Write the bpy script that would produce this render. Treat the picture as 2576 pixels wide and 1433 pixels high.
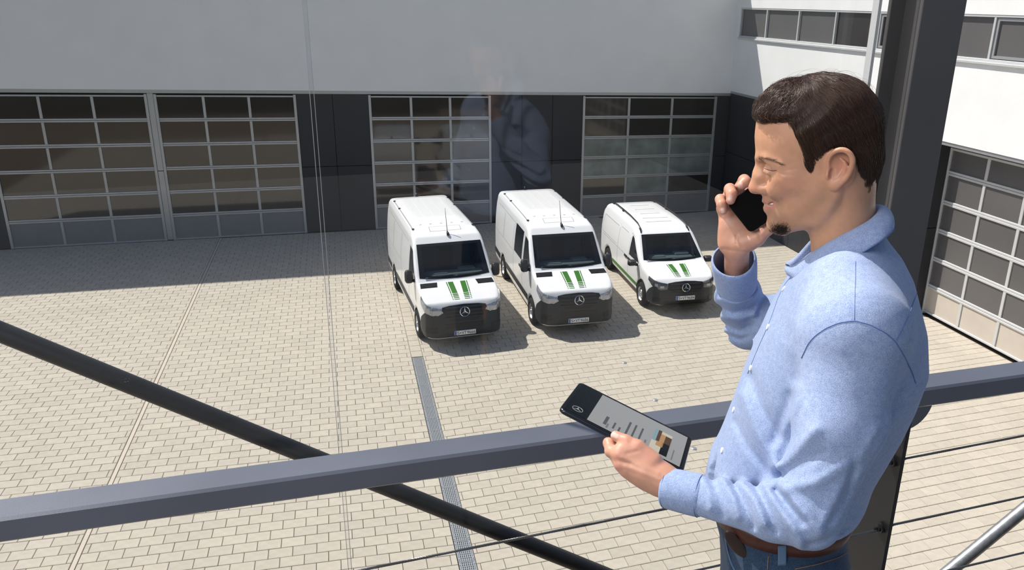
import bpy, math, random
import numpy as np
from mathutils import Vector, Matrix
random.seed(7)
for _o in list(bpy.data.objects): bpy.data.objects.remove(_o, do_unlink=True)
SC = bpy.context.scene
COL = SC.collection

# ------------------------------------------------------------------ camera
CAMZ = 8.0
FPX = 2050.0
PITCH = math.atan(726/FPX)
YAW = math.atan(458/math.hypot(FPX, 726))
cd = bpy.data.cameras.new('camera')
cd.sensor_fit = 'HORIZONTAL'; cd.sensor_width = 36.0
cd.lens = FPX/2576*36.0
cd.clip_start = 0.05; cd.clip_end = 300
cam = bpy.data.objects.new('camera', cd); COL.objects.link(cam)
cam.location = (0, 0, CAMZ)
cam.rotation_euler = (math.pi/2-PITCH, 0, -YAW)
SC.camera = cam

# ------------------------------------------------------------------ light
SUN_DIR = Vector((0.49, -0.505, -1.0)).normalized()      # travel direction of sunlight
w = bpy.data.worlds.new('world'); SC.world = w; w.use_nodes = True
nt = w.node_tree; nt.nodes.clear()
wo = nt.nodes.new('ShaderNodeOutputWorld'); wb = nt.nodes.new('ShaderNodeBackground')
sk = nt.nodes.new('ShaderNodeTexSky'); sk.sky_type = 'NISHITA'; sk.sun_disc = False
sk.sun_elevation = math.asin(-SUN_DIR.z)
sk.sun_rotation = math.atan2(-SUN_DIR.x, -SUN_DIR.y)
sk.air_density = 1.0; sk.dust_density = 1.5; sk.ozone_density = 1.0
wb.inputs['Strength'].default_value = 0.082
nt.links.new(sk.outputs[0], wb.inputs[0]); nt.links.new(wb.outputs[0], wo.inputs[0])
sl = bpy.data.lights.new('sun', 'SUN'); sl.energy = 4.6; sl.angle = math.radians(0.6); sl.color = (1.0, 0.955, 0.885)
so = bpy.data.objects.new('sun', sl); COL.objects.link(so)
so.rotation_euler = SUN_DIR.to_track_quat('-Z', 'Y').to_euler()
so.location = (-8, 12, 30)
# added soft fill light for the man, unseen, high up left of the camera
al = bpy.data.lights.new('fill_light', 'AREA'); al.shape = 'RECTANGLE'; al.size = 2.2; al.size_y = 1.8
al.energy = 66; al.color = (1.0, 0.97, 0.93)
ao = bpy.data.objects.new('fill_light', al); COL.objects.link(ao)
ao.location = (-2.2, 0.1, 9.3)
ao.rotation_euler = (Vector((0.7, 1.2, 7.3))-Vector(ao.location)).to_track_quat('-Z', 'Y').to_euler()
SC.view_settings.view_transform = 'Standard'
SC.view_settings.look = 'None'
SC.view_settings.exposure = 0.3
SC.view_settings.gamma = 1.0
SC.view_settings.use_curve_mapping = False

# ------------------------------------------------------------------ materials
MATS = {}
def mat(name, color, rough=0.5, metal=0.0, spec=0.5, var=0.0, vscale=3.0, bump=0.0, bscale=60.0, coat=0.0, rnd=0.0, sub=0.0, sheen=0.0, emit=0.0):
    if name in MATS: return MATS[name]
    m = bpy.data.materials.new(name); m.use_nodes = True; MATS[name] = m
    n = m.node_tree.nodes; l = m.node_tree.links
    b = n['Principled BSDF']
    b.inputs['Base Color'].default_value = (*color, 1)
    b.inputs['Roughness'].default_value = rough; b.inputs['Metallic'].default_value = metal
    b.inputs['Specular IOR Level'].default_value = spec
    b.inputs['Coat Weight'].default_value = coat
    b.inputs['Sheen Weight'].default_value = sheen
    if sub:
        b.inputs['Subsurface Weight'].default_value = sub
        b.inputs['Subsurface Radius'].default_value = (0.012, 0.005, 0.003)
        b.inputs['Subsurface Scale'].default_value = 1.0
    if emit:
        b.inputs['Emission Color'].default_value = (*color, 1); b.inputs['Emission Strength'].default_value = emit
    tc = n.new('ShaderNodeTexCoord')
    if var or rnd:
        mul = n.new('ShaderNodeHueSaturation'); mul.inputs['Color'].default_value = (*color, 1)
        add = None
        if var:
            t = n.new('ShaderNodeTexNoise'); t.inputs['Scale'].default_value = vscale; t.inputs['Detail'].default_value = 6
            l.new(tc.outputs['Object'], t.inputs['Vector'])
            mr = n.new('ShaderNodeMapRange'); mr.inputs[1].default_value = 0.3; mr.inputs[2].default_value = 0.7
            mr.inputs[3].default_value = 1-var; mr.inputs[4].default_value = 1+var
            l.new(t.outputs['Fac'], mr.inputs[0]); add = mr.outputs[0]
        if rnd:
            g = n.new('ShaderNodeNewGeometry'); oi = n.new('ShaderNodeObjectInfo')
            s = n.new('ShaderNodeMath'); s.operation = 'ADD'; l.new(g.outputs['Random Per Island'], s.inputs[0]); l.new(oi.outputs['Random'], s.inputs[1])
            fr = n.new('ShaderNodeMath'); fr.operation = 'FRACT'; l.new(s.outputs[0], fr.inputs[0])
            mr2 = n.new('ShaderNodeMapRange'); mr2.inputs[3].default_value = 1-rnd; mr2.inputs[4].default_value = 1+rnd
            l.new(fr.outputs[0], mr2.inputs[0])
            if add:
                mm = n.new('ShaderNodeMath'); mm.operation = 'MULTIPLY'; l.new(add, mm.inputs[0]); l.new(mr2.outputs[0], mm.inputs[1]); add = mm.outputs[0]
            else: add = mr2.outputs[0]
        l.new(add, mul.inputs['Value']); l.new(mul.outputs[0], b.inputs['Base Color'])
    if bump:
        t2 = n.new('ShaderNodeTexNoise'); t2.inputs['Scale'].default_value = bscale; t2.inputs['Detail'].default_value = 5
        l.new(tc.outputs['Object'], t2.inputs['Vector'])
        bp = n.new('ShaderNodeBump'); bp.inputs['Strength'].default_value = bump; bp.inputs['Distance'].default_value = 0.01
        l.new(t2.outputs['Fac'], bp.inputs['Height']); l.new(bp.outputs[0], b.inputs['Normal'])
    return m
def glass_mat(name, tint=(0.95, 0.97, 0.97), ior=1.45, gain=1.0):
    m = bpy.data.materials.new(name); m.use_nodes = True; n = m.node_tree.nodes; l = m.node_tree.links; n.clear()
    o = n.new('ShaderNodeOutputMaterial'); mx = n.new('ShaderNodeMixShader'); tr = n.new('ShaderNodeBsdfTransparent'); gl = n.new('ShaderNodeBsdfGlossy')
    lw = n.new('ShaderNodeLayerWeight'); lw.inputs['Blend'].default_value = 0.5
    pw = n.new('ShaderNodeMath'); pw.operation = 'POWER'; pw.inputs[1].default_value = 5.0; l.new(lw.outputs['Facing'], pw.inputs[0])
    fr = n.new('ShaderNodeMath'); fr.operation = 'MULTIPLY_ADD'; fr.inputs[1].default_value = 0.93; fr.inputs[2].default_value = ((ior-1)/(ior+1))**2; l.new(pw.outputs[0], fr.inputs[0])
    tr.inputs['Color'].default_value = (*tint, 1); gl.inputs['Roughness'].default_value = 0.0
    mu = n.new('ShaderNodeMath'); mu.operation = 'MULTIPLY'; mu.inputs[1].default_value = gain
    l.new(fr.outputs[0], mu.inputs[0]); l.new(mu.outputs[0], mx.inputs[0]); l.new(tr.outputs[0], mx.inputs[1]); l.new(gl.outputs[0], mx.inputs[2]); l.new(mx.outputs[0], o.inputs[0])
    MATS[name] = m
    return m

# ------------------------------------------------------------------ helpers
def tag(o, label=None, cat=None, group=None, kind=None):
    if label: o['label'] = label
    if cat: o['category'] = cat
    if group: o['group'] = group
    if kind: o['kind'] = kind
    return o
def empty(name, loc=(0, 0, 0), rz=0.0, parent=None):
    o = bpy.data.objects.new(name, None); COL.objects.link(o); o.location = loc; o.rotation_euler = (0, 0, rz)
    o.empty_display_size = 0.1
    if parent: o.parent = parent
    return o
def wloc(o):
    v = Vector((0, 0, 0))
    while o is not None:
        v = v+o.location; o = o.parent
    return v
def mesh(name, V, F, m, parent=None, smooth=False, local=False):
    """V in world coordinates (or the parent's when local)"""
    me = bpy.data.meshes.new(name)
    V = np.asarray(V, float).reshape(-1, 3)
    o = bpy.data.objects.new(name, me); COL.objects.link(o)
    if parent is not None:
        o.parent = parent
        if not local: V = V-np.array(wloc(parent))
    me.from_pydata(V.tolist(), [], [list(map(int, f)) for f in F])
    if m is not None: me.materials.append(m if not isinstance(m, str) else MATS[m])
    if smooth: me.shade_smooth()
    me.update()
    return o
def origin_to(o, p):
    """move a top-level mesh object's origin to p without moving its shape"""
    o.data.transform(Matrix.Translation(-Vector(p)+o.location)); o.location = p; return o
class MB:
    def __init__(s): s.V = []; s.F = []
    def add(s, V, F):
        k = len(s.V); s.V += [tuple(v) for v in V]; s.F += [[i+k for i in f] for f in F]; return s
    def box(s, x0, x1, y0, y1, z0, z1):
        return s.add([(x, y, z) for z in (z0, z1) for y in (y0, y1) for x in (x0, x1)],
              [(0, 2, 3, 1), (4, 5, 7, 6), (0, 1, 5, 4), (2, 6, 7, 3), (0, 4, 6, 2), (1, 3, 7, 5)])
    def bbox(s, x0, x1, y0, y1, z0, z1, b):
        """box with bevelled edges"""
        c = np.array([(x0+x1)/2, (y0+y1)/2, (z0+z1)/2]); h = np.array([x1-x0, y1-y0, z1-z0])/2
        V = []; idx = {}
        for sx in (-1, 1):
            for sy in (-1, 1):
                for sz in (-1, 1):
                    for ax in range(3):
                        d = h-b; d[ax] = h[ax]
                        idx[(sx, sy, sz, ax)] = len(V); V.append(c+d*np.array([sx, sy, sz]))
        F = []
        def q(*k): F.append([idx[i] for i in k])
        for sg in (-1, 1):
            q((sg, -1, -1, 0), (sg, 1, -1, 0), (sg, 1, 1, 0), (sg, -1, 1, 0)) if sg > 0 else q((sg, -1, -1, 0), (sg, -1, 1, 0), (sg, 1, 1, 0), (sg, 1, -1, 0))
            q((-1, sg, -1, 1), (-1, sg, 1, 1), (1, sg, 1, 1), (1, sg, -1, 1)) if sg > 0 else q((-1, sg, -1, 1), (1, sg, -1, 1), (1, sg, 1, 1), (-1, sg, 1, 1))
            q((-1, -1, sg, 2), (1, -1, sg, 2), (1, 1, sg, 2), (-1, 1, sg, 2)) if sg > 0 else q((-1, -1, sg, 2), (-1, 1, sg, 2), (1, 1, sg, 2), (1, -1, sg, 2))
        for a in (-1, 1):
            for b_ in (-1, 1):
                q((a, b_, -1, 0), (a, b_, 1, 0), (a, b_, 1, 1), (a, b_, -1, 1))
                q((a, -1, b_, 0), (a, 1, b_, 0), (a, 1, b_, 2), (a, -1, b_, 2))
                q((-1, a, b_, 1), (1, a, b_, 1), (1, a, b_, 2), (-1, a, b_, 2))
                for c_ in (-1, 1): q((a, b_, c_, 0), (a, b_, c_, 1), (a, b_, c_, 2))
        return s.add(V, F)
    def tube(s, pts, r, n=12, caps=True):
        P = [Vector(p) for p in pts]; R = r if hasattr(r, '__len__') else [r]*len(P)
        rings = []; ref = None
        for i, p in enumerate(P):
            t = (P[min(i+1, len(P)-1)]-P[max(i-1, 0)]).normalized()
            if ref is None:
                ref = Vector((0, 0, 1)) if abs(t.z) < 0.9 else Vector((1, 0, 0))
            a = (ref-t*ref.dot(t)).normalized(); ref = a; b = t.cross(a)
            rings.append([p+(a*math.cos(2*math.pi*k/n)+b*math.sin(2*math.pi*k/n))*R[i] for k in range(n)])
        V = [v for q in rings for v in q]; F = []
        for i in range(len(P)-1):
            for k in range(n):
                k2 = (k+1) % n; F.append((i*n+k, i*n+k2, (i+1)*n+k2, (i+1)*n+k))
        if caps: F.append(list(range(n))[::-1]); F.append([(len(P)-1)*n+k for k in range(n)])
        return s.add(V, F)
    def obj(s, name, m, parent=None, smooth=False, local=False, fn=None):
        V = [fn(v) for v in s.V] if fn else s.V
        return mesh(name, V, s.F, m, parent, smooth, local)
def smooth_angle(o, deg=35):
    o.data.shade_smooth()
    try: o.data.set_sharp_from_angle(angle=math.radians(deg))
    except Exception: pass
    return o
# camera maths in numpy: a pixel of the photograph at a known distance
_R = np.array([math.cos(YAW), -math.sin(YAW), 0.]); _h = np.array([math.sin(YAW), math.cos(YAW), 0.])
_fw = _h*math.cos(PITCH)+np.array([0, 0, -math.sin(PITCH)]); _up = np.cross(_R, _fw); _C = np.array([0, 0, CAMZ])
def ray(x, y): return _fw*FPX+_R*(x-1288)-_up*(y-716.5)
def atY(x, y, Y): d = ray(x, y); return _C+d*Y/d[1]
def atX(x, y, X): d = ray(x, y); return _C+d*X/d[0]
def atZ(x, y, Z): d = ray(x, y); return _C+d*(Z-CAMZ)/d[2]
def proj(p):
    v = np.asarray(p)-_C; w_ = v@_fw; return 1288+FPX*(v@_R)/w_, 716.5-FPX*(v@_up)/w_, w_
# ================================================================== SETTING
mat('paver', (0.455, 0.413, 0.345), 0.85, spec=0.25, var=0.06, vscale=9, rnd=0.05, bump=0.25, bscale=160)
mat('grout', (0.24, 0.195, 0.155), 0.95, spec=0.1)
mat('strip', (0.52, 0.46, 0.385), 0.8, spec=0.2, var=0.05)
mat('render_white', (0.86, 0.86, 0.855), 0.9, spec=0.2, var=0.025, vscale=1.3, bump=0.12, bscale=25)
mat('cladding', (0.035, 0.035, 0.04), 0.55, spec=0.35, var=0.1, vscale=0.6)
mat('alu', (0.46, 0.47, 0.48), 0.42, 0.55, var=0.03)
mat('alu_light', (0.62, 0.63, 0.63), 0.45, 0.25, var=0.03)
mat('pane_dark', (0.026, 0.022, 0.020), 0.06, spec=0.9, var=0.25, vscale=0.35)
mat('pane_grey', (0.12, 0.115, 0.115), 0.25, spec=0.5, var=0.08, vscale=0.5)
mat('pane_green', (0.20, 0.23, 0.21), 0.3, spec=0.5, var=0.4, vscale=1.3)
mat('door_panel', (0.20, 0.20, 0.205), 0.5, spec=0.4, var=0.04)
mat('door_panel_beige', (0.56, 0.50, 0.43), 0.55, spec=0.35, var=0.04)
mat('dark_inside', (0.01, 0.01, 0.011), 0.9)
mat('steel_dark', (0.13, 0.138, 0.168), 0.34, 0.15, spec=0.5, var=0.1, vscale=3, bump=0.04, bscale=300)
mat('steel_column', (0.105, 0.10, 0.10), 0.5, 0.2, spec=0.45, var=0.12, vscale=2, bump=0.05, bscale=350)
mat('steel_black', (0.016, 0.016, 0.018), 0.38, 0.1, spec=0.45)
mat('galvanised', (0.30, 0.31, 0.32), 0.38, 0.7, var=0.2, vscale=40)
mat('cable', (0.17, 0.165, 0.16), 0.35, 0.8)
mat('stud', (0.62, 0.62, 0.64), 0.35, 0.8)
mat('grate', (0.36, 0.38, 0.40), 0.45, 0.5, var=0.1, vscale=30)
mat('rust', (0.20, 0.11, 0.07), 0.85, spec=0.2, var=0.25, vscale=20)
mat('gallery_floor', (0.16, 0.155, 0.15), 0.6, var=0.05)
glass_mat('clear_glass', (0.965, 0.972, 0.972), 1.45, 1.0)
glass_mat('glass_edge', (0.93, 0.94, 0.94), 1.5, 1.0)

# ---- courtyard paving: pavers laid in running bond, two fields either side of a drain
PL, PW, PJ = 0.36, 0.2375, 0.007
ground = mesh('courtyard_paving', [(-26, -4, -.05), (24, -4, -.05), (24, 34, -.05), (-26, 34, -.05), (-26, -4, -.4), (24, -4, -.4), (24, 34, -.4), (-26, 34, -.4)],
              [(0, 1, 2, 3), (4, 7, 6, 5), (0, 4, 5, 1), (1, 5, 6, 2), (2, 6, 7, 3), (3, 7, 4, 0)], 'grout')
tag(ground, 'beige concrete pavers of the sunlit courtyard, laid in running bond', 'paving', kind='structure')
SHEAR = math.tan(math.radians(4.6))
pav = []                          # (x0,x1,y0,y1,shear)
def field(xa, xb, ya, yb, shear, ox, oy):
    n0 = int(math.floor((ya-oy)/PW))-8
    j = n0
    while True:
        y = oy+j*PW
        if y > yb+6: break
        off = ox+(PL/2 if j % 2 else 0)
        i0 = int(math.floor((xa-off)/PL)); x = off+i0*PL
        while x < xb:
            a, b = max(x, xa), min(x+PL, xb)
            if b-a > 0.03: pav.append((a+PJ/2, b-PJ/2, y+PJ/2, y+PW-PJ/2, shear))
            x += PL
        j += 1
DX0, DX1 = 1.30, 1.56
field(-14.5, -4.375, 9.0, 29.1, 0.0, 0.05, 0.1)
field(-4.285, DX0-.004, 8.5, 29.1, 0.0, 0.12, 0.06)
field(DX1+.004, 14.9, 6.0, 29.1, SHEAR, 0.0, 0.02)
def paver_pts(p, h):
    x0, x1, y0, y1, s = p; b = 0.006
    f = lambda x, y: y+(x-DX1)*s
    lo = [(x0, f(x0, y0), -.05), (x1, f(x1, y0), -.05), (x1, f(x1, y1), -.05), (x0, f(x0, y1), -.05)]
    mi = [(x, y, h-b) for x, y, z in lo]
    hi = [(x0+b, f(x0, y0)+b, h), (x1-b, f(x1, y0)+b, h), (x1-b, f(x1, y1)-b, h), (x0+b, f(x0, y1)-b, h)]
    return lo+mi+hi
PF = [(8, 9, 10, 11)]+[(i, (i+1) % 4, (i+1) % 4+4, i+4) for i in range(4)]+[(i+4, (i+1) % 4+4, (i+1) % 4+8, i+8) for i in range(4)]
def hidden_px(x, y):
    """behind the man, his sleeve or the rail"""
    if x > 1790 and x < 2330 and y > 560: return True
    return False
vis = []
for p in pav:
    cx, cy = (p[0]+p[1])/2, (p[2]+p[3])/2+((p[0]+p[1])/2-DX1)*p[4]
    if cy > 29.05 or cx > 14.9: continue
    u, v, d = proj((cx, cy, 0))
    if d < 1: continue
    inside = -25 < u < 2600 and v < 1455
    vis.append((d, inside and not hidden_px(u, v) and not (1250-u*.135 < v < 1365-u*.15), p))
vis.sort(key=lambda t: t[0])
near, rest = [], []
for d, ins, p in vis:
    (near if (ins and len(near) < 300) else rest).append(p)
cache = {}
rp = random.Random(3)
for p in near:
    h = rp.uniform(-0.0015, 0.0015)
    V = np.array(paver_pts(p, 0.0)); c = np.array([(p[0]+p[1])/2, (p[2]+p[3])/2+((p[0]+p[1])/2-DX1)*p[4], 0])
    key = (round(p[1]-p[0], 3), p[4] != 0)
    if key not in cache:
        me = bpy.data.meshes.new('paver'); me.from_pydata((V-c).tolist(), [], [list(f) for f in PF]); me.materials.append(MATS['paver']); cache[key] = me
    o = bpy.data.objects.new('paver', cache[key]); COL.objects.link(o); o.parent = ground; o.location = (c[0], c[1], h)
mb = MB()
for p in rest:
    mb.add(paver_pts(p, rp.uniform(-0.0015, 0.0015)), PF)
tag(mb.obj('pavers', 'paver', ground), kind='stuff')
# single column of cross-laid pavers continuing the drain line to the back
y = 17.62; k = 0
col_mb = MB()
while y < 29.0:
    col_mb.add(paver_pts((DX0, DX1, y+.004, y+.32, 0.0), 0.0), PF); y += .327
tag(col_mb.obj('drain_line_pavers', 'paver', ground), kind='stuff')
# narrow light seam strip in the left field
MB().bbox(-4.365, -4.295, 8.5, 29.05, -.05, -0.002, .003).obj('seam_strip', 'strip', ground)

# ---- drain channel with grates
dr = empty('drain_channel', (1.43, 13, 0)); tag(dr, 'narrow grey metal grated drain set in the beige paving', 'drain')
MB().box(DX0, DX1, 5.5, 17.6, -.049, -.03).obj('channel', 'dark_inside', dr)
y = 17.58
gm = None; first = True
for gi in range(24):
    if gm is None:
        g = MB(); L = 0.49
        g.box(-.125, -.105, -L, 0, -.03, .002); g.box(.105, .125, -L, 0, -.03, .002)
        for e in (-L, -.012): g.box(-.105, .105, e, e+.012, -.03, .001)
        for k in range(7):
            xx = -.09+.03*k; g.box(xx-.0085, xx+.0085, -L+.012, -.012, -.026, .0)
        for k in range(9): g.box(-.105, .105, -.05-.049*k-.006, -.05-.049*k+.006, -.028, -.006)
        for sx in (-1, 1):
            for yy in (-.06, -.43): g.box(sx*.112-.012, sx*.112+.012, yy-.02, yy+.02, .002, .007)
        gobj = g.obj('grate', 'grate', dr, local=True); gm = gobj.data
    else:
        gobj = bpy.data.objects.new('grate', gm); COL.objects.link(gobj); gobj.parent = dr
    gobj.location = (0, y-13-.5*gi, 0)

# ---- manhole cover between the vans
mh = empty('manhole_cover', (4.62, 23.2, 0)); tag(mh, 'round rust-rimmed manhole cover in the paving between the two large vans', 'manhole cover')
m_ = MB(); m_.tube([(0, 0, -.04), (0, 0, .006)], .36, 32); m_.obj('rim', 'rust', mh, local=True)
m_ = MB(); m_.tube([(0, 0, -.04), (0, 0, .009)], .30, 32); m_.obj('lid', 'strip', mh, local=True)

# ---- pavement studs
for (px, py, what) in [(1570, 912, 'metal paving stud farthest from the rail, in front of the middle van'), (1648, 1006, 'metal paving stud just above the tablet'),
                       (1745, 1128, 'metal paving stud below the rail, right of the tablet'), (2297, 1036, 'metal paving stud right of the man\'s back')]:
    p = atZ(px, py, 0)
    s_ = MB(); R_ = [.062, .058, .045, .025, .004]; Z_ = [-.03, .008, .017, .022, .024]
    s_.tube([(0, 0, z) for z in Z_], R_, 20)
    o = s_.obj('pavement_stud', 'stud', None, smooth=True); o.location = (p[0], p[1], 0)
    tag(o, 'round domed '+what, 'stud', 'metal studs in the paving')

# ---- back building
WY = 29.1
ZF = 4.96
def shear_back(v): return (v[0], v[1], v[2]*(1-.0282*v[0]/ZF) if v[2] <= ZF+.01 else v[2]-(.0282*v[0])*max(0, (9.8-v[2])/(9.8-ZF)))
XL, XR = -15.0, 14.95
wb_ = empty('wall_back', (0, WY+.5, 0)); tag(wb_, 'white rendered upper wall over dark cladding at the back of the courtyard', 'wall', kind='structure')
MB().box(XL, XR+.3, WY-.05, WY+6, ZF, 9.8).obj('upper_wall', 'render_white', wb_, fn=shear_back)
MB().box(XL, XR, WY+.25, WY+6, 0, ZF).obj('wall_core', 'dark_inside', wb_, fn=shear_back)
MB().box(XL, XR, WY-.03, WY+.25, ZF-.11, ZF-.002).obj('fascia_trim', 'alu', wb_, fn=shear_back)
# dark cladding panels between the doors, each a sheet with open joints
doors_back = [(-11.05, -6.10), (-5.90, -1.37), (1.05, 5.36), (8.78, 14.05)]
gaps = [(-15.0, -11.05), (-6.10, -5.90), (-1.37, 1.05), (5.36, 8.78), (14.05, 14.93)]
for a, b in gaps:
    n = max(1, round((b-a)/1.15))
    for i in range(n):
        xa, xb = a+(b-a)*i/n+.006, a+(b-a)*(i+1)/n-.006
        for za, zb in ((0.02, 2.35), (2.365, ZF-.115)):
            MB().bbox(xa, xb, WY, WY+.1, za, zb, .006).obj('wall_panel' if b-a > .3 else 'door_post', 'cladding' if b-a > .3 else 'alu', wb_, fn=shear_back)
def garage_door(name, x0, x1, ztop, zrows, ncol, label, fn, matpane, panel='door_panel', bar='alu', jamb=.09):
    """sectional door in the plane y=0 of a local frame (x along, y outwards = -, z up); fn maps to world"""
    root = empty(name, fn(((x0+x1)/2, 0, 0))); tag(root, label, 'garage door', kind='structure')
    def put(nm, m, *a, b=.006):
        return MB().bbox(*a, b).obj(nm, m, root, fn=fn)
    put('backing', 'dark_inside', x0, x1, .13, .15, 0.02, ztop, b=.002)
    put('jamb', bar, x0, x0+jamb, -.02, .1, 0, ztop); put('jamb', bar, x1-jamb, x1, -.02, .1, 0, ztop)
    xs = np.linspace(x0+jamb, x1-jamb, ncol+1)
    for r, (za, zb) in enumerate(zrows):
        put('rail', bar, x0+jamb, x1-jamb, .0, .07, zb-.055, zb)
        put('rail', bar, x0+jamb, x1-jamb, .0, .07, za, za+.055)
        for c in range(1, ncol): put('mullion', bar, xs[c]-.045, xs[c]+.045, .005, .07, za+.055, zb-.055)
        for c in range(ncol):
            m = panel if r == 0 else matpane(c, r)
            put('panel' if r == 0 else 'pane', m, xs[c]+(.045 if c else 0), xs[c+1]-(.045 if c < ncol-1 else 0), .03, .05, za+.055, zb-.055, b=.002)
    return root
rows = [(0.0, 0.85)]+[(0.86+.787*i, 0.86+.787*(i+1)-.008) for i in range(5)]
fb = lambda v: shear_back((v[0], WY+v[1], v[2]))
def pd(c, r): return 'pane_dark'
def pg(c, r): return 'pane_green' if (r in (2, 3) or (r == 1 and c == 1)) else 'pane_dark'
garage_door('door_1', *doors_back[0], 4.82, rows, 3, 'grey sectional garage door at the far left of the back wall', fb, pd)
garage_door('door_2', *doors_back[1], 4.82, rows, 3, 'glazed sectional garage door right of the leftmost one, left of the wide dark panel', fb, pd)
garage_door('door_3', *doors_back[2], 4.82, rows, 3, 'glazed sectional garage door behind the leftmost van', fb, pd)
garage_door('door_4', *doors_back[3], 4.82, rows, 3, 'glazed sectional garage door with pale sheets behind its lower panes, behind the small van', fb, pg)

# ---- right building: upper wall and piers stand 0.42 m proud of the doors
RX = 14.95
RU = 14.53; KU = RU/RX
zu = lambda z: 8-(8-z)*KU
wr = empty('wall_right', (RX+.5, 20, 0)); tag(wr, 'white rendered wall with a ribbon window on the right of the courtyard', 'wall', kind='structure')
RZ = zu(4.54); W0, W1 = zu(6.50), zu(7.60)
MB().box(RU, RX+6, 2, WY-.05, RZ, W0).obj('upper_wall', 'render_white', wr)
MB().box(RU, RX+6, 2, WY-.05, W1, 9.8).obj('upper_wall', 'render_white', wr)
MB().box(RU+.25, RX+6, 2, WY-.05, W0, W1).obj('window_recess', 'dark_inside', wr)
MB().box(RU, RX+6, WY-.35, WY-.05, W0, W1).obj('upper_wall', 'render_white', wr)
MB().box(RU+.02, RX+.1, 2, WY-.06, RZ-.09, RZ-.002).obj('fascia_trim', 'alu', wr)
MB().box(RX+.2, RX+6, 2, WY-.06, 0, RZ).obj('wall_core', 'dark_inside', wr)
win = empty('window_1', (RU, 20, W0)); tag(win, 'ribbon window of dark panes in the white right-hand wall', 'window', kind='structure')
WE = WY-.36
MB().bbox(RU-.06, RU+.15, 2, WE, W0-.01, W0+.05, .008).obj('sill', 'alu_light', win)
MB().bbox(RU+.01, RU+.15, 2, WE, W0+.05, W0+.11, .006).obj('frame_rail', 'alu_light', win)
MB().bbox(RU+.01, RU+.15, 2, WE, W1-.055, W1, .006).obj('frame_rail', 'alu_light', win)
mull = [WE]+[y*KU for y in (27.64, 25.52, 23.42, 21.28, 19.15, 17.02, 14.9, 12.8, 10.7, 8.6)]
za, zb = W0+.11, W1-.055
for i, yy in enumerate(mull):
    MB().bbox(RU+.015, RU+.15, yy-.035, yy+.035, za, zb, .005).obj('mullion', 'alu_light', win)
    if i+1 < len(mull):
        MB().bbox(RU+.08, RU+.10, mull[i+1]+.035, yy-.035, za, zb, .002).obj('pane', 'pane_grey' if i in (0, 1, 2, 5, 6) else 'pane_dark', win)
        if i in (4, 6):   # opening casement with its own inner frame
            a, b = mull[i+1]+.06, yy-.06
            g = MB(); g.box(RU+.04, RU+.079, a, b, za+.02, za+.08); g.box(RU+.04, RU+.079, a, b, zb-.075, zb-.015); g.box(RU+.04, RU+.079, a, a+.06, za+.08, zb-.075); g.box(RU+.04, RU+.079, b-.06, b, za+.08, zb-.075)
            g.obj('casement', 'alu', win)
# lower right wall: dark cladding and the sectional door
fr_ = lambda v: (RX+v[1], v[0], v[2])
for ya, yb in ((17.66, 21.4), (21.4, 25.2), (25.2, 29.0), (2.0, 9.2)):
    n = max(1, round((yb-ya)/1.25))
    for i in range(n):
        for za, zb in ((0.02, 2.35), (2.365, RZ-.10)):
            MB().bbox(RU+.02, RX+.1, ya+(yb-ya)*i/n+.006, ya+(yb-ya)*(i+1)/n-.006, za, zb, .006).obj('wall_panel', 'cladding', wr)
rows5 = [(0.06, 0.79)]+[(0.80+.752*i, 0.80+.752*(i+1)-.008) for i in range(4)]+[(3.81, 4.43)]
def pgr(c, r): return 'pane_grey'
garage_door('door_5', 13.86, 17.66, 4.44, rows5, 3, 'light framed sectional garage door with beige bottom panels in the right-hand wall', fr_, pgr, 'door_panel_beige', 'alu_light', jamb=.05)
garage_door('door_6', 9.25, 13.8, 4.44, rows5, 4, 'second light framed garage door of the right-hand wall, nearest the gallery', fr_, pgr, 'door_panel_beige', 'alu_light', jamb=.05)
# own building across the courtyard and to the left (outside the frame) is left open to the sky

# ---- gallery: floor, glass, column
FZ = 6.06
ra = math.radians(3.18); RD = np.array([math.cos(ra), math.sin(ra)]); RN = np.array([-math.sin(ra), math.cos(ra)])
R0 = np.array([-0.756, 1.666])        # back top edge of the rail at the left of the frame (z = 7.0)
def rp3(s, n, z): q = R0+RD*s+RN*n; return (q[0], q[1], z)
frm = lambda v: rp3(*v)
tag(MB().box(-3.0, 5.0, -6.5, .02, FZ-.25, FZ).obj('floor', 'gallery_floor', None, fn=frm), 'grey gallery floor the man stands on', 'floor', kind='structure')
GN = 0.615
JX = 0.725
for nm, a, b, lab in (('window_2', -2.6, JX-.006, 'left clear glass pane of the gallery front'), ('window_3', JX+.006, 2.46, 'right clear glass pane of the gallery front beside the column')):
    o = MB().box(a, b, GN-.006, GN+.006, 5.2, 9.9).obj(nm, 'clear_glass', None, fn=frm)
    origin_to(o, rp3((a+b)/2, GN, 5.2)); tag(o, lab, 'glass pane', kind='structure')
jt = empty('trim_1', rp3(JX, GN, 5.2)); tag(jt, 'thin vertical joint between the two glass panes', 'joint', kind='structure')
MB().box(JX-.0062, JX-.0048, GN-.007, GN+.007, 5.2, 9.9).obj('glass_edge', 'stud', jt, fn=frm)
MB().box(JX+.0048, JX+.0062, GN-.007, GN+.007, 5.2, 9.9).obj('glass_edge', 'stud', jt, fn=frm)
MB().box(JX-.0048, JX+.0048, GN-.004, GN+.004, 5.2, 9.9).obj('seal', 'glass_edge', jt, fn=frm)
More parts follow.
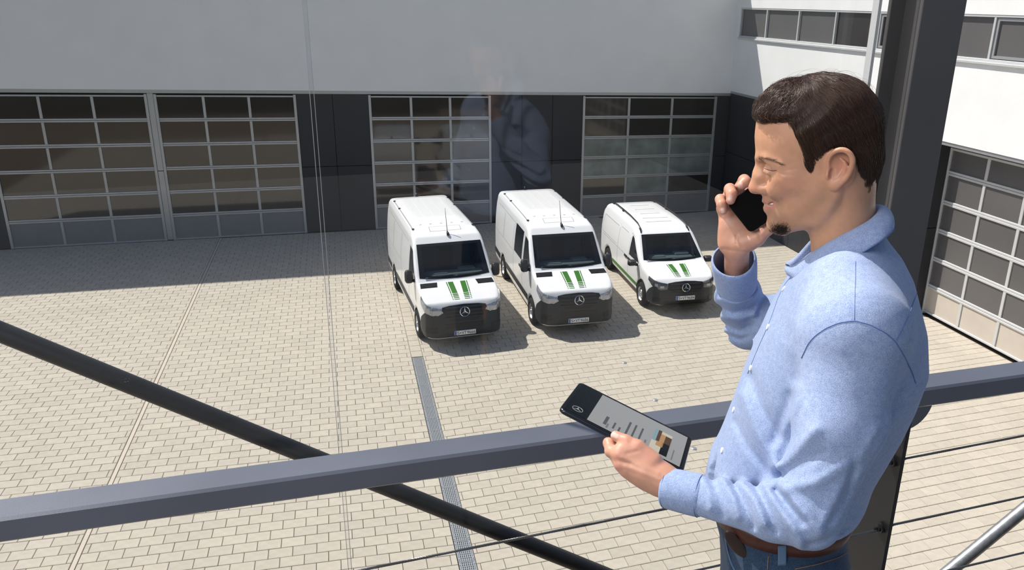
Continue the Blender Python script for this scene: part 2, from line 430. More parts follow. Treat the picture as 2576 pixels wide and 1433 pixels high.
# steel column (H section seen on its left side)
cx0, cx1 = 1.674, 1.823
cl = empty('column', (cx0+.07, 2.25, 6.94)); tag(cl, 'dark grey steel column behind the man, in front of the right-hand wall', 'column')
MB().bbox(cx0, cx1-.004, 2.19, 2.205, 6.95, 10.2, .002).obj('flange', 'steel_column', cl)
MB().bbox(cx0, cx1, 2.335, 2.35, 6.95, 10.2, .002).obj('flange', 'steel_column', cl)
MB().box(cx0+.05, cx0+.062, 2.205, 2.335, 6.95, 10.2).obj('web', 'steel_column', cl)
MB().bbox(cx0-.0, cx1+.0, 2.17, 2.37, 6.93, 6.95, .003).obj('base_plate', 'steel_column', cl)
MB().box(cx0-.045, cx0-.035, 2.33, 2.36, 5.2, 10.2).obj('glazing_bead', 'alu_light', cl)
# ---- railing
rl = empty('railing', rp3(1.3, -.04, FZ)); tag(rl, 'dark grey steel railing with a box handrail and taut wire cables', 'railing')
RT = 7.0
o = MB().bbox(-1.6, 4.2, -.082, 0, RT-.058, RT, .006).obj('handrail', 'steel_dark', rl, fn=frm)
for s in (-.95, 2.235, 4.1):
    MB().bbox(s-.006, s+.006, -.075, .10, FZ, RT-.06, .002).obj('post', 'steel_black', rl, fn=frm)
    MB().bbox(s-.03, s+.03, -.07, -.01, RT-.075, RT-.058, .002).obj('bracket', 'steel_dark', rl, fn=frm)
gus = MB(); arc = [(math.cos(t)*.085, -math.sin(t)*.085) for t in np.linspace(0, math.pi/2, 9)]
for sg in (-.008, .008):
    gus.add([(2.24, -.04+sg, RT-.059)]+[(2.24+a, -.04+sg, RT-.059+b) for a, b in arc], [[0]+list(range(1, 10))])
k = 10; gus.F += [[i, i+1, i+1+k, i+k] for i in range(0, 9)]+[[9, 0, k, 9+k]]
gus.obj('gusset', 'steel_dark', rl, fn=frm)
def cable_pts(z):
    return None
zc = [6.760, 6.537, 6.318, 6.10]
for z in zc:
    for s0, s1, dz0 in ((2.255, 4.1, 0.0), (-.95, 2.215, -0.085)):
        za, zb = (z, z+.055) if s0 > 0 else (z-.125, z-.008)
        pts = [rp3(s0+(s1-s0)*t, -.045, za+(zb-za)*t) for t in np.linspace(0, 1, 2)]
        # laid wire rope: six twisted strands
        P0, P1 = np.array(pts[0]), np.array(pts[1]); L_ = np.linalg.norm(P1-P0); ax = (P1-P0)/L_
        u_ = np.cross(ax, [0, 0, 1]); u_ /= np.linalg.norm(u_); v_ = np.cross(ax, u_)
        cm = MB(); ns = int(L_/.0045)
        for k in range(5):
            path = []
            for i in range(ns+1):
                t = i/ns; an = 2*math.pi*(k/5+t*L_/.036)
                path.append(P0+(P1-P0)*t+(u_*math.cos(an)+v_*math.sin(an))*.0019)
            cm.tube(path, .0017, 4, False)
        cm.obj('cable', 'cable', rl)
    for sx in (1, -1):
        c = MB(); s = 2.235+sx*.012
        P = [rp3(s+sx*t, -.045, z) for t in (0, .005)]
        c.tube(P, .017, 16); c.tube([rp3(s+sx*.005, -.045, z), rp3(s+sx*.009, -.045, z)], .011, 6)
        c.tube([rp3(s+sx*.009, -.045, z), rp3(s+sx*.022, -.045, z)], .0035, 8)
        smooth_angle(c.obj('cable_clamp', 'steel_black', rl))
# ---- diagonal brace tubes outside the glass
def brace(px, m, label, Y, r):
    P = [atY(x, y, Y) for x, y in px]; d = P[1]-P[0]
    a, b = P[0]-d*.9, P[1]+d*.9
    root = MB(); root.tube([a, b], r, 28); o = root.obj('brace_tube', m); smooth_angle(o); origin_to(o, tuple((a+b)/2))
    return tag(o, label, 'brace', 'diagonal brace tubes outside the gallery')
brace([(0, 834), (1480, 1428)], 'steel_black', 'thick black diagonal tube running down behind the handrail on the left', 2.75, .0335)
brace([(2576, 1281), (2395, 1430)], 'galvanised', 'grey galvanised diagonal tube at the lower right corner', 2.75, .030)
# ================================================================== implicit-surface tools
def poly_sdf(P, poly):
    """signed distance (negative inside) of points P (...,2) to a closed polygon"""
    P = np.asarray(P, float); poly = np.asarray(poly, float)
    d = np.full(P.shape[:-1], 1e9); s = np.ones(P.shape[:-1])
    n = len(poly)
    for i in range(n):
        a = poly[i]; b = poly[i-1]
        e = b-a; wv = P-a
        t = np.clip((wv@e)/max(e@e, 1e-12), 0, 1)
        q = wv-t[..., None]*e
        d = np.minimum(d, (q*q).sum(-1))
        c1 = P[..., 1] >= a[1]; c2 = P[..., 1] < b[1]; c3 = e[0]*wv[..., 1] > e[1]*wv[..., 0]
        flip = (c1 & c2 & c3) | (~c1 & ~c2 & ~c3)
        s = np.where(flip, -s, s)
    return s*np.sqrt(d)
def smax(a, b, k): return -smin(-a, -b, k)
def smin(a, b, k):
    h = np.clip(0.5+0.5*(b-a)/k, 0, 1)
    return b*(1-h)+a*h-k*h*(1-h)
def surface_nets(S, origin, h):
    """quads of the zero level of a sampled field S[x,y,z]"""
    nx, ny, nz = S.shape
    ins = S < 0
    c = np.zeros((nx-1, ny-1, nz-1), int)
    for dx in (0, 1):
        for dy in (0, 1):
            for dz in (0, 1): c += ins[dx:nx-1+dx, dy:ny-1+dy, dz:nz-1+dz]
    act = (c > 0) & (c < 8)
    idx = -np.ones(act.shape, int); ii = np.argwhere(act); idx[act] = np.arange(len(ii))
    acc = np.zeros((len(ii), 3)); cnt = np.zeros(len(ii))
    corners = [(a, b, e) for a in (0, 1) for b in (0, 1) for e in (0, 1)]
    for p in corners:
        for ax in range(3):
            if p[ax]: continue
            q = list(p); q[ax] = 1
            v0 = S[ii[:, 0]+p[0], ii[:, 1]+p[1], ii[:, 2]+p[2]]; v1 = S[ii[:, 0]+q[0], ii[:, 1]+q[1], ii[:, 2]+q[2]]
            cr = (v0 < 0) != (v1 < 0)
            t = np.where(cr, v0/np.where(v0 == v1, 1, v0-v1), 0)
            pt = np.array(p, float)[None].repeat(len(ii), 0); pt[:, ax] += t
            acc[cr] += pt[cr]; cnt[cr] += 1
    V = (ii+acc/np.maximum(cnt, 1)[:, None])*h+np.asarray(origin)
    F = []
    for ax in range(3):
        o1, o2 = [(1, 2), (2, 0), (0, 1)][ax]
        sl0 = [slice(None)]*3; sl1 = [slice(None)]*3; sl0[ax] = slice(0, -1); sl1[ax] = slice(1, None)
        cr = ins[tuple(sl0)] != ins[tuple(sl1)]
        e = np.argwhere(cr); e = e[(e[:, o1] > 0) & (e[:, o2] > 0) & (e[:, o1] < S.shape[o1]-1) & (e[:, o2] < S.shape[o2]-1)]
        if not len(e): continue
        inside0 = ins[tuple(e.T)]
        def at(a, b):
            g = e.copy(); g[:, o1] += a; g[:, o2] += b; return idx[tuple(g.T)]
        q = np.stack([at(-1, -1), at(0, -1), at(0, 0), at(-1, 0)], 1)
        q[~inside0] = q[~inside0][:, ::-1]
        F.append(q)
    F = np.concatenate(F); F = F[(F >= 0).all(1)]
    return V, F
def fast_mesh(name, V, F, m, parent=None, smooth=True, local=False):
    V = np.asarray(V, float)
    if parent is not None and not local: V = V-np.array(wloc(parent))
    me = bpy.data.meshes.new(name); F = np.asarray(F, np.int32)
    me.vertices.add(len(V)); me.vertices.foreach_set('co', V.astype(np.float32).ravel())
    k = F.shape[1]
    me.loops.add(F.size); me.loops.foreach_set('vertex_index', F.ravel())
    me.polygons.add(len(F)); me.polygons.foreach_set('loop_start', np.arange(0, F.size, k, dtype=np.int32))
    me.update(calc_edges=True); me.validate()
    if smooth: me.shade_smooth()
    o = bpy.data.objects.new(name, me); COL.objects.link(o)
    if parent is not None: o.parent = parent
    if m is not None: me.materials.append(MATS[m] if isinstance(m, str) else m)
    return o

# ================================================================== VANS
mat('van_white', (0.86, 0.865, 0.87), 0.25, spec=0.5, coat=0.5)
mat('van_plastic', (0.022, 0.023, 0.026), 0.5, spec=0.4, var=0.05)
mat('van_black', (0.008, 0.008, 0.009), 0.4, spec=0.4)
mat('van_glass', (0.012, 0.014, 0.016), 0.05, spec=0.8)
mat('lamp_glass', (0.34, 0.36, 0.40), 0.12, 0.3, spec=0.9, coat=1.0, var=0.5, vscale=14)
mat('lamp_dark', (0.05, 0.052, 0.06), 0.1, 0.2, spec=0.9, coat=1.0)
mat('chrome', (0.75, 0.76, 0.78), 0.12, 1.0)
mat('reflector', (.42, .43, .46), .25, .6)
mat('stripe_green', (0.035, 0.16, 0.013), 0.4, spec=0.4)
mat('tyre', (0.013, 0.013, 0.014), 0.8, spec=0.25)
mat('rim_steel', (0.55, 0.56, 0.58), 0.32, 0.75)
mat('plate_white', (0.86, 0.86, 0.84), 0.4)
mat('plate_blue', (0.02, 0.07, 0.42), 0.4)
mat('ink', (0.01, 0.01, 0.012), 0.5)
mat('seam', (0.25, 0.26, 0.27), 0.6)
mat('dash', (0.16, 0.20, 0.205), 0.6)
mat('cabin_dark', (0.02, 0.02, 0.022), 0.9)
mat('seat_grey', (0.06, 0.062, 0.066), 0.8)
glass_mat('van_screen', (0.62, 0.67, 0.68), 1.5, 1.0)
def text_mesh(body, size, name='t'):
    c = bpy.data.curves.new(name, 'FONT'); c.body = body; c.size = size; c.align_x = 'LEFT'; c.align_y = 'CENTER'; c.resolution_u = 3
    o = bpy.data.objects.new(name, c); COL.objects.link(o)
    dg = bpy.context.evaluated_depsgraph_get(); me = o.evaluated_get(dg).to_mesh()
    V = np.array([v.co[:] for v in me.vertices]); F = [list(p.vertices) for p in me.polygons]
    o.evaluated_get(dg).to_mesh_clear(); bpy.data.objects.remove(o); bpy.data.curves.remove(c)
    return V, F

class Van:
    def __init__(s, S):
        s.S = S; s.k = S['k']
    def d(s, P):
        S = s.S; x, y, z = P[..., 0], np.abs(P[..., 1]), P[..., 2]
        a = poly_sdf(np.stack([-x, z], -1), S['side']); b = poly_sdf(np.stack([y, z], -1), S['front']); c = poly_sdf(np.stack([-x, y], -1), S['plan'])
        v = smax(smax(a, b, s.k), c, s.k)
        return v
    def darch(s, P):
        S = s.S; v = s.d(P)
        for ax in S['axles']:
            cyl = np.hypot(P[..., 0]+ax, P[..., 2]-S['wr'])-S['wr']-.055
            cyl = np.maximum(cyl, .60-np.abs(P[..., 1]))
            v = smax(v, -cyl, .02)
        return v
    def body(s, h=0.04):
        S = s.S; L, W, H = S['L'], S['W']/2, S['H']
        xs = np.arange(-L-.1, .1+h, h); ys = np.arange(-W-.1, W+.1+h, h); zs = np.arange(.1, H+.12+h, h)
        A = poly_sdf(np.stack(np.meshgrid(-xs, zs, indexing='ij'), -1), S['side'])[:, None, :]
        B = poly_sdf(np.stack(np.meshgrid(np.abs(ys), zs, indexing='ij'), -1), S['front'])[None]
        Cc = poly_sdf(np.stack(np.meshgrid(-xs, np.abs(ys), indexing='ij'), -1), S['plan'])[:, :, None]
        v = smax(smax(A, B, s.k), Cc, s.k)
        X, Y, Z = np.meshgrid(xs, ys, zs, indexing='ij')
        for ax in S['axles']:
            cyl = np.maximum(np.hypot(X+ax, Z-S['wr'])-S['wr']-.055, .60-np.abs(Y)); v = smax(v, -cyl, .02)
        return surface_nets(v, (xs[0], ys[0], zs[0]), h)
    def hit(s, P, D, tmax=2.2, n=22):
        P = np.asarray(P, float); D = np.asarray(D, float); D = D/np.linalg.norm(D, axis=-1, keepdims=True)
        D = np.broadcast_to(D, P.shape)
        t = np.zeros(P.shape[:-1])
        for _ in range(n):
            dv = s.d(P+D*t[..., None]); t = np.minimum(t+dv*.98, tmax)
        return P+D*t[..., None]
    def patch(s, lower, upper, D, nu=24, nv=8, off=.006, skirt=.03, curve=None):
        """surface patch between two curves given outside the body, dropped onto it along D (constant or function)"""
        u = np.linspace(0, 1, nu+1); v = np.linspace(0, 1, nv+1)
        lo = np.array([lower(a) for a in u]); up = np.array([upper(a) for a in u])
        P = lo[:, None, :]*(1-v)[None, :, None]+up[:, None, :]*v[None, :, None]
        Dv = np.asarray([[D(p) for p in r] for r in P]) if callable(D) else np.broadcast_to(np.asarray(D, float), P.shape)
        Dn = Dv/np.linalg.norm(Dv, axis=-1, keepdims=True)
        Q = s.hit(P, Dn)-Dn*off
        V = Q.reshape(-1, 3).tolist(); F = []
        w_ = nv+1
        for i in range(nu):
            for j in range(nv): F.append([i*w_+j, (i+1)*w_+j, (i+1)*w_+j+1, i*w_+j+1])
        loop = [i*w_ for i in range(nu+1)]+[nu*w_+j for j in range(1, nv+1)]+[i*w_+nv for i in range(nu-1, -1, -1)]+[j for j in range(nv-1, 0, -1)]
        base = len(V); Dl = Dn.reshape(-1, 3)
        for k in loop: V.append((np.array(V[k])+Dl[k]*skirt).tolist())
        n = len(loop)
        for a in range(n): b = (a+1) % n; F.append([loop[b], loop[a], base+a, base+b])
        return V, F

def star(mb, r, t, c, ux, uy):
    """three-pointed star in a ring around c in the plane ux,uy"""
    c, ux, uy = map(np.array, (c, ux, uy)); nn = np.cross(ux, uy)
    mb.tube([c+(ux*math.cos(a)+uy*math.sin(a))*r for a in np.linspace(0, 2*math.pi, 33)], t, 6, False)
    for k in range(3):
        a = math.pi/2+k*2*math.pi/3
        tip = c+(ux*math.cos(a)+uy*math.sin(a))*r*.97; l_ = c+(ux*math.cos(a+math.pi/3)+uy*math.sin(a+math.pi/3))*r*.2; r_ = c+(ux*math.cos(a-math.pi/3)+uy*math.sin(a-math.pi/3))*r*.2
        mb.add([tip, l_, r_, c+nn*t*1.6, c-nn*t], [(0, 1, 3), (0, 3, 2), (0, 4, 1), (0, 2, 4), (1, 4, 2, 3)])

def plate_text(plo, plate, cx, pz):
    for (tx, y0_, wd_) in ((plate[0], -.205, .06), (plate[1], -.09, .115), (plate[2], .04, .205)):
        tv, tf = text_mesh(tx, .105)
        mn, mx = tv.min(0), tv.max(0)
        sx = wd_/(mx[0]-mn[0]); sz = .076/(mx[1]-mn[1])
        Vt = [(cx+.0045, y0_+(v[0]-mn[0])*sx, pz+(v[1]-(mn[1]+mx[1])/2)*sz) for v in tv]
        mesh('plate_text', Vt, tf, 'ink', plo, local=True)
def copy_van(src, label, plate, S, loc, rz):
    r = src.copy(); COL.objects.link(r); r.location = loc; r.rotation_euler = (0, 0, rz); r['label'] = label
    for ch in list(src.children):
        c = ch.copy(); COL.objects.link(c); c.parent = r
        for g in ch.children:
            if g.name.startswith('plate_text'): continue
            d = g.copy(); COL.objects.link(d); d.parent = c
        if ch.name.startswith('licence_plate'): plate_text(c, plate, *S['plate_at'])
    vn = Van(S); q = [np.array([-p[0], -(S['W']/2+.4), p[1]]) for p in S['rear_win']]
    V, F = vn.patch(lambda t: q[0]*(1-t)+q[1]*t, lambda t: q[3]*(1-t)+q[2]*t, np.array([0, 1., 0.]), 10, 8, .005, .02)
    smooth_angle(mesh('side_window', V, F, 'van_glass', r, local=True), 40)
    return r
def make_van(S, name, label, plate, loc, rz, side_window=False, rails=False, side_stripe=False):
    root = empty(name, loc, rz); tag(root, label, 'van', 'white vans parked in the courtyard')
    vn = Van(S)
    def put(nm, VF, m, parent=root, sm=True):
        o = mesh(nm, VF[0], VF[1], m, parent, local=True)
        if sm: smooth_angle(o, 40)
        return o
    V, F = vn.body()
    # opening for the windscreen, with a dark cabin, dashboard, wheel and seats behind it
    ws = S['screen']; (u0, z0), (u1, z1) = ws['base'], ws['top']; wb0, wt0 = ws['w']; sl_ = math.hypot(u1-u0, z1-z0)
    c_ = V[F].mean(1); du, dz = -c_[:, 0]-u0, c_[:, 2]-z0
    t_ = (du*(u1-u0)+dz*(z1-z0))/sl_**2; nd = (du*-(z1-z0)+dz*(u1-u0))/sl_; ya_ = np.abs(c_[:, 1])
    hole = (t_ > -.02+.06*ws.get('bow', 1)*(ya_/wb0)**2+.075) & (t_ < 1-.055) & (ya_ < wb0+(wt0-wb0)*t_-.05) & (np.abs(nd) < .3)
    fast_mesh('body', V, F[~hole], 'van_white', root, local=True)
    zt, zf, ub, hw_ = z1-.03, z0-.55, u1+.55, wt0-.02
    q = [(-u0-.02, z0-.10), (-u1, zt), (-ub, zt), (-ub, zf), (-u0-.02, zf)]
    cv = [(x, sg*hw_, z) for sg in (-1, 1) for x, z in q]
    mesh('cabin', cv, [(0, 1, 2, 3, 4), (9, 8, 7, 6, 5), (1, 6, 7, 2), (2, 7, 8, 3), (3, 8, 9, 4), (4, 9, 5, 0)], 'cabin_dark', root, local=True)
    db = MB(); db.bbox(-u0-.56, -u0-.14, -hw_+.02, hw_-.02, z0-.30, z0+.035, .03)
    db.bbox(-u0-.60, -u0-.36, .18, .62, z0-.10, z0+.09, .03); db.bbox(-u0-.50, -u0-.25, -.62, -.12, z0-.06, z0+.055, .012)
    smooth_angle(db.obj('dashboard', 'dash', root, local=True), 30)
    sw = MB(); sw.tube([(-u0-.70-.10*math.sin(a), .40+.19*math.cos(a), z0+.06+.17*math.sin(a)) for a in np.linspace(0, 2*math.pi, 25)], .014, 6, False)
    sw.obj('steering_wheel', 'van_black', root, smooth=True, local=True)
    for sy in (-.42, .42):
        st = MB(); st.bbox(-ub+.02, -ub+.16, sy-.24, sy+.24, zf+.05, zt-.18, .05); st.bbox(-ub+.02, -ub+.12, sy-.13, sy+.13, zt-.17, zt-.02, .03)
        st.obj('seat', 'seat_grey', root, local=True)
    # ---- front: bumper, grille, lamps dropped on along rays towards an inner axis
    ax0 = S['axis']
    def polar(phi_deg, z, r=1.9):
        a = math.radians(phi_deg); return np.array([-ax0+r*math.cos(a), r*math.sin(a), z])
    def pol_D(p): return np.array([-ax0-p[0], -p[1], 0.0])
    def pp(nm, phi, zlo, zhi, m, off=.008, nu=40, nv=8, parent=root):
        f = lambda g, a: g(a) if callable(g) else g
        lo = lambda a: polar(phi[0]+(phi[1]-phi[0])*a, f(zlo, a)); hi = lambda a: polar(phi[0]+(phi[1]-phi[0])*a, f(zhi, a))
        return put(nm, vn.patch(lo, hi, pol_D, nu, nv, off), m, parent)
    sp = lambda xs, ys: (lambda a: float(np.interp(a, xs, ys)))
    B = S['bump']
    bp = pp('bumper', (-B['phi'], B['phi']), sp(*B['lo']), sp(*B['hi']), 'van_plastic', .012, 64, 12)
    g = S['grille']
    gr = pp('grille', (-g['phi'], g['phi']), sp(*g['lo']), sp(*g['hi']), 'van_black', .022, 30, 8)
    for zz in g['bars']:
        pp('grille_bar', (-g['phi']*.86, g['phi']*.86), zz-.014, zz+.014, 'van_plastic', .034, 24, 2, gr)
    lw = S['intake']
    pp('intake', (-lw[0], lw[0]), lw[1], lw[2], 'van_black', .018, 24, 4, bp)
    for sg in (-1, 1):
        f_ = S['fog']; pp('fog_recess', (sg*f_[0], sg*f_[1]), f_[2], f_[3], 'van_black', .018, 10, 4, bp)
        Lm = S['lamp']
        hl = pp('headlight', (sg*Lm['phi'][0], sg*Lm['phi'][1]), sp(*Lm['lo']), sp(*Lm['hi']), Lm['mat'], .018, 18, 8)
        for (a0, a1, z0, z1) in Lm['cells']:
            pp('reflector', (sg*a0, sg*a1), z0, z1, 'reflector', .026, 6, 4, hl)
    # emblem
    c0 = vn.hit(np.array([.6, 0, S['star'][0]]), np.array([-1., 0, 0])); mb = MB(); star(mb, S['star'][1], .010, c0+np.array([.05, 0, 0]), (0, 1, 0), (-.12, 0, .99))
    smooth_angle(mb.obj('emblem', 'chrome', root, local=True), 30)
    # ---- hood
    hz = 1.0
    def drop(x, y): return np.array([x, y, S['H']+.2])
    dn = np.array([0, 0, -1.])
    def hood_quad(nm, pts, m, off=.004, nu=8, nv=4, parent=root):
        """pts: rear-left, rear-right, front-right, front-left as (u,y)"""
        a, b, c, d_ = [np.array([-q[0], q[1], 0]) for q in pts]
        up = np.array([0, 0, S['H']+.2])
        return put(nm, vn.patch(lambda t: d_*(1-t)+c*t+up, lambda t: a*(1-t)+b*t+up, dn, nu, nv, off, .004), m, parent)
    for sg in (-1, 1):
        st = S['stripes']
        # wide band, thin outer line, then broken dashes towards the grille
        (ur, uf), (yr, yf), wd = st['u'], st['y'], st['w']
        def yy(u, base): t = (u-uf)/(ur-uf); return base[1]+(base[0]-base[1])*t
        cuts = [(ur, uf+(ur-uf)*.36)]+[(uf+(ur-uf)*(.33-.085*k), uf+(ur-uf)*(.33-.085*k-.055+.009*k)) for k in range(4)]
        for (ua, ub) in cuts:
            for (ya, yb) in ((0.0, wd), (wd+.022, wd+.045)):
                q = [(ua, sg*(yy(ua, (yr, yf))+ya)), (ua, sg*(yy(ua, (yr, yf))+yb)), (ub, sg*(yy(ub, (yr, yf))+yb)), (ub, sg*(yy(ub, (yr, yf))+ya))]
                hood_quad('hood_stripe', q if sg > 0 else q, 'stripe_green', .004, 2, 4)
        if S.get('vents'):
            v_ = S['vents']
            vt = hood_quad('hood_vent', [(v_[1], sg*v_[2]), (v_[1], sg*v_[3]), (v_[0], sg*(v_[3]+.02)), (v_[0], sg*(v_[2]+.03))], 'van_black', .006, 8, 4)
            for k in range(4):
                ua = v_[0]+(v_[1]-v_[0])*(.12+.22*k); hood_quad('louvre', [(ua+.02, sg*(v_[2]+.02)), (ua+.02, sg*(v_[3]-.01)), (ua, sg*(v_[3]-.01)), (ua, sg*(v_[2]+.03))], 'van_plastic', .016, 8, 1, vt)
    # ---- windscreen and windows
    ws = S['screen']; (u0, z0), (u1, z1) = ws['base'], ws['top']
    nrm = np.array([z1-z0, 0, (u1-u0)]); nrm = nrm/np.linalg.norm(nrm)
    def scr(y, t, drop_=0.0): return np.array([-(u0+(u1-u0)*t), y, z0+(z1-z0)*t])+nrm*.7
    wb0, wt0 = ws['w']
    lowb = lambda a: scr(wb0*(2*a-1), -.02+.06*(2*a-1)**2*ws.get('bow', 1)); upb = lambda a: scr(wt0*(2*a-1), 1.0)
    wsc = put('windscreen', vn.patch(lowb, upb, -nrm, 36, 14, .009, .006), 'van_screen')
    def edge(f0, f1): return (lambda a: f0(a)), (lambda a: f1(a))
    def sc2(a, t): return lowb(a)*(1-t)+upb(a)*t
    for (a0, a1, t0_, t1_, nu_, nv_) in ((0, 1, 0, .085, 36, 2), (0, 1, .915, 1, 36, 2), (0, .07, .05, .95, 3, 14), (.93, 1, .05, .95, 3, 14)):
        put('screen_border', vn.patch(lambda a: sc2(a0+(a1-a0)*a, t0_), lambda a: sc2(a0+(a1-a0)*a, t1_), -nrm, nu_, nv_, .004, .008), 'van_black', wsc)
    for (ya, yb, ang) in ((-.75, -.05, 0), (.0, .62, 0)):
        pts = [vn.hit(scr(ya+(yb-ya)*t, .035+.03*t), -nrm)+nrm*.022 for t in np.linspace(0, 1, 8)]
        wm = MB(); wm.tube(pts, .011, 6); wm.obj('wiper', 'van_black', wsc, smooth=True, local=True)
    def side_patch(nm, pts, sg, m, off=.005, nu=10, nv=8, parent=root, skirt=.02):
        """pts: lower-rear, lower-front, upper-front, upper-rear as (u,z)"""
        q = [np.array([-p[0], sg*(S['W']/2+.4), p[1]]) for p in pts]
        return put(nm, vn.patch(lambda t: q[0]*(1-t)+q[1]*t, lambda t: q[3]*(1-t)+q[2]*t, np.array([0, -sg, 0.]), nu, nv, off, skirt), m, parent)
    for sg in (-1, 1):
        side_patch('door_window', S['door_win'], sg, 'van_glass')
        if S.get('quarter'): side_patch('quarter_window', S['quarter'], sg, 'van_plastic')
        if side_window and sg < 0: side_patch('side_window', S['rear_win'], sg, 'van_glass')
        for q in S['mould']: side_patch('side_moulding', q, sg, 'van_plastic', .014, 20, 3)
        if side_stripe: side_patch('side_stripe', S['stripe_side'], sg, 'stripe_green', .006, 20, 2)
        for q in S['seams']:
            for (a, b) in zip(q[:-1], q[1:]):
                a_, b_ = np.array(a, float), np.array(b, float); t_ = (b_-a_)/np.linalg.norm(b_-a_); n_ = np.array([-t_[1], t_[0]])*.006
                side_patch('panel_seam', [a_-n_, b_-n_, b_+n_, a_+n_], sg, 'seam', .0015, 10, 1, skirt=.004)
        hd = S['handles']
        for (u_, z_) in hd:
            side_patch('door_handle', [(u_+.11, z_-.03), (u_-.11, z_-.03), (u_-.11, z_+.03), (u_+.11, z_+.03)], sg, 'van_black', .03, 4, 2)
        # mirror: shaped housing on an arm
        um, zm, yo, hw, hh = S['mirror']
        mV = []
        R2 = [(.0, .82), (.06, 1.0), (.13, .95), (.18, .62)]
        rings = []
        for (dx, sc) in R2:
            ring = []
            for k in range(20):
                a = 2*math.pi*k/20; e = .55
                cy_ = math.copysign(abs(math.cos(a))**e, math.cos(a))*hw*sc; cz_ = math.copysign(abs(math.sin(a))**e, math.sin(a))*hh*sc
                ring.append((-um+dx, sg*(yo+hw)+cy_, zm+cz_))
            rings.append(ring)
        V = [v for r in rings for v in r]; F = [[i*20+k, i*20+(k+1) % 20, (i+1)*20+(k+1) % 20, (i+1)*20+k] for i in range(3) for k in range(20)]+[list(range(20))[::-1], [60+k for k in range(20)]]
        mr = put('mirror', (V, F), 'van_plastic')
        am = MB(); am.tube([(-um+.08, sg*(yo+.04), zm-hh*.6), (-um+.10, sg*(yo-.16), zm-hh*.95)], [.04, .05], 10); am.obj('mirror_arm', 'van_plastic', mr, smooth=True, local=True)
        mg = MB(); mg.box(-um-.012, -um+.002, sg*(yo+hw)-hw*.7, sg*(yo+hw)+hw*.7, zm-hh*.7, zm+hh*.7); mg.obj('mirror_glass', 'chrome', mr, local=True)
    # ---- roof: ribs, drip rails, aerial
    for (ya, yb, ua, ub) in S['ribs']:
        hood_quad('roof_rib', [(ub, ya), (ub, yb), (ua, yb), (ua, ya)], 'van_white', .010, 1, 20)
    for sg in (-1, 1):
        if rails:
            pts = [vn.hit(np.array([-u_, sg*y_, S['H']+.3]), dn)+np.array([0, 0, h_]) for u_, y_, h_ in S['rail_path']]
            rm = MB(); rm.tube(pts, .017, 8); rr = rm.obj('roof_rail', 'van_black', root, smooth=True, local=True)
            for i in S['rail_feet']:
                p = pts[i]; fm = MB(); fm.bbox(p[0]-.05, p[0]+.05, p[1]-.018, p[1]+.018, p[2]-.075, p[2]-.005, .008); fm.obj('rail_foot', 'van_black', rr, local=True)
        else:
            ua, ub, y_ = S['gutter']
            gt = hood_quad('roof_gutter', [(ub, sg*y_), (ub, sg*(y_+.025)), (ua, sg*(y_+.025)), (ua, sg*y_)], 'seam', .003, 1, 24)
            for u_ in S['caps']:
                hood_quad('gutter_cap', [(u_+.05, sg*(y_-.02)), (u_+.05, sg*(y_+.04)), (u_-.05, sg*(y_+.04)), (u_-.05, sg*(y_-.02))], 'van_black', .012, 2, 2, gt)
    if S.get('hatch'):
        h_ = S['hatch']
        for q in ([(h_[0], h_[2]), (h_[0], h_[3])], [(h_[1], h_[2]), (h_[1], h_[3])], [(h_[0], h_[2]), (h_[1], h_[2])], [(h_[0], h_[3]), (h_[1], h_[3])]):
            (ua, ya), (ub, yb) = q; e = .006
            hood_quad('roof_panel_line', [(ub+e, ya-e), (ub+e, yb+e), (ua-e, yb+e), (ua-e, ya-e)], 'seam', .0012, 8, 8)
    if S.get('aerial'):
        u_, y_ = S['aerial']; p = vn.hit(np.array([-u_, y_, S['H']+.3]), dn)
        am = MB(); am.tube([p+np.array([.06, 0, -.01]), p+np.array([.02, 0, .035]), p+np.array([-.05, 0, .06])], [.035, .035, .02], 10); ae = am.obj('aerial_base', 'van_black', root, smooth=True, local=True)
        am = MB(); am.tube([p+np.array([-.03, 0, .05]), p+np.array([-.25, 0, .62])], [.009, .005], 6); am.obj('aerial_rod', 'van_black', ae, smooth=True, local=True)
        p = vn.hit(np.array([-S['L']+.25, -.05, S['H']+.3]), dn); am = MB(); am.tube([p, p+np.array([-.06, 0, .10])], [.05, .015], 8); am.obj('roof_fin', 'van_black', root, smooth=True, local=True)
    # ---- licence plate
    pz = S['plate']; c = vn.hit(np.array([.6, 0, pz]), np.array([-1., 0, 0]))+np.array([.045, 0, 0])
    pl = MB(); pl.bbox(c[0]-.05, c[0], -.26, .26, pz-.055, pz+.055, .004)
    plo = pl.obj('licence_plate', 'plate_white', root, local=True)
    # (seen from the front the left end of the plate is at -y)
    q = MB(); q.box(c[0], c[0]+.003, -.258, -.216, pz-.052, pz+.052); q.obj('plate_band', 'plate_blue', plo, local=True)
    q = MB(); q.tube([(c[0]+.001, -.118, pz), (c[0]+.004, -.118, pz)], .016, 10); q.obj('plate_seal', 'rust', plo, local=True)
    plate_text(plo, plate, c[0], pz); S['plate_at'] = (c[0], pz)
    # ---- wheels
    wr = S['wr']
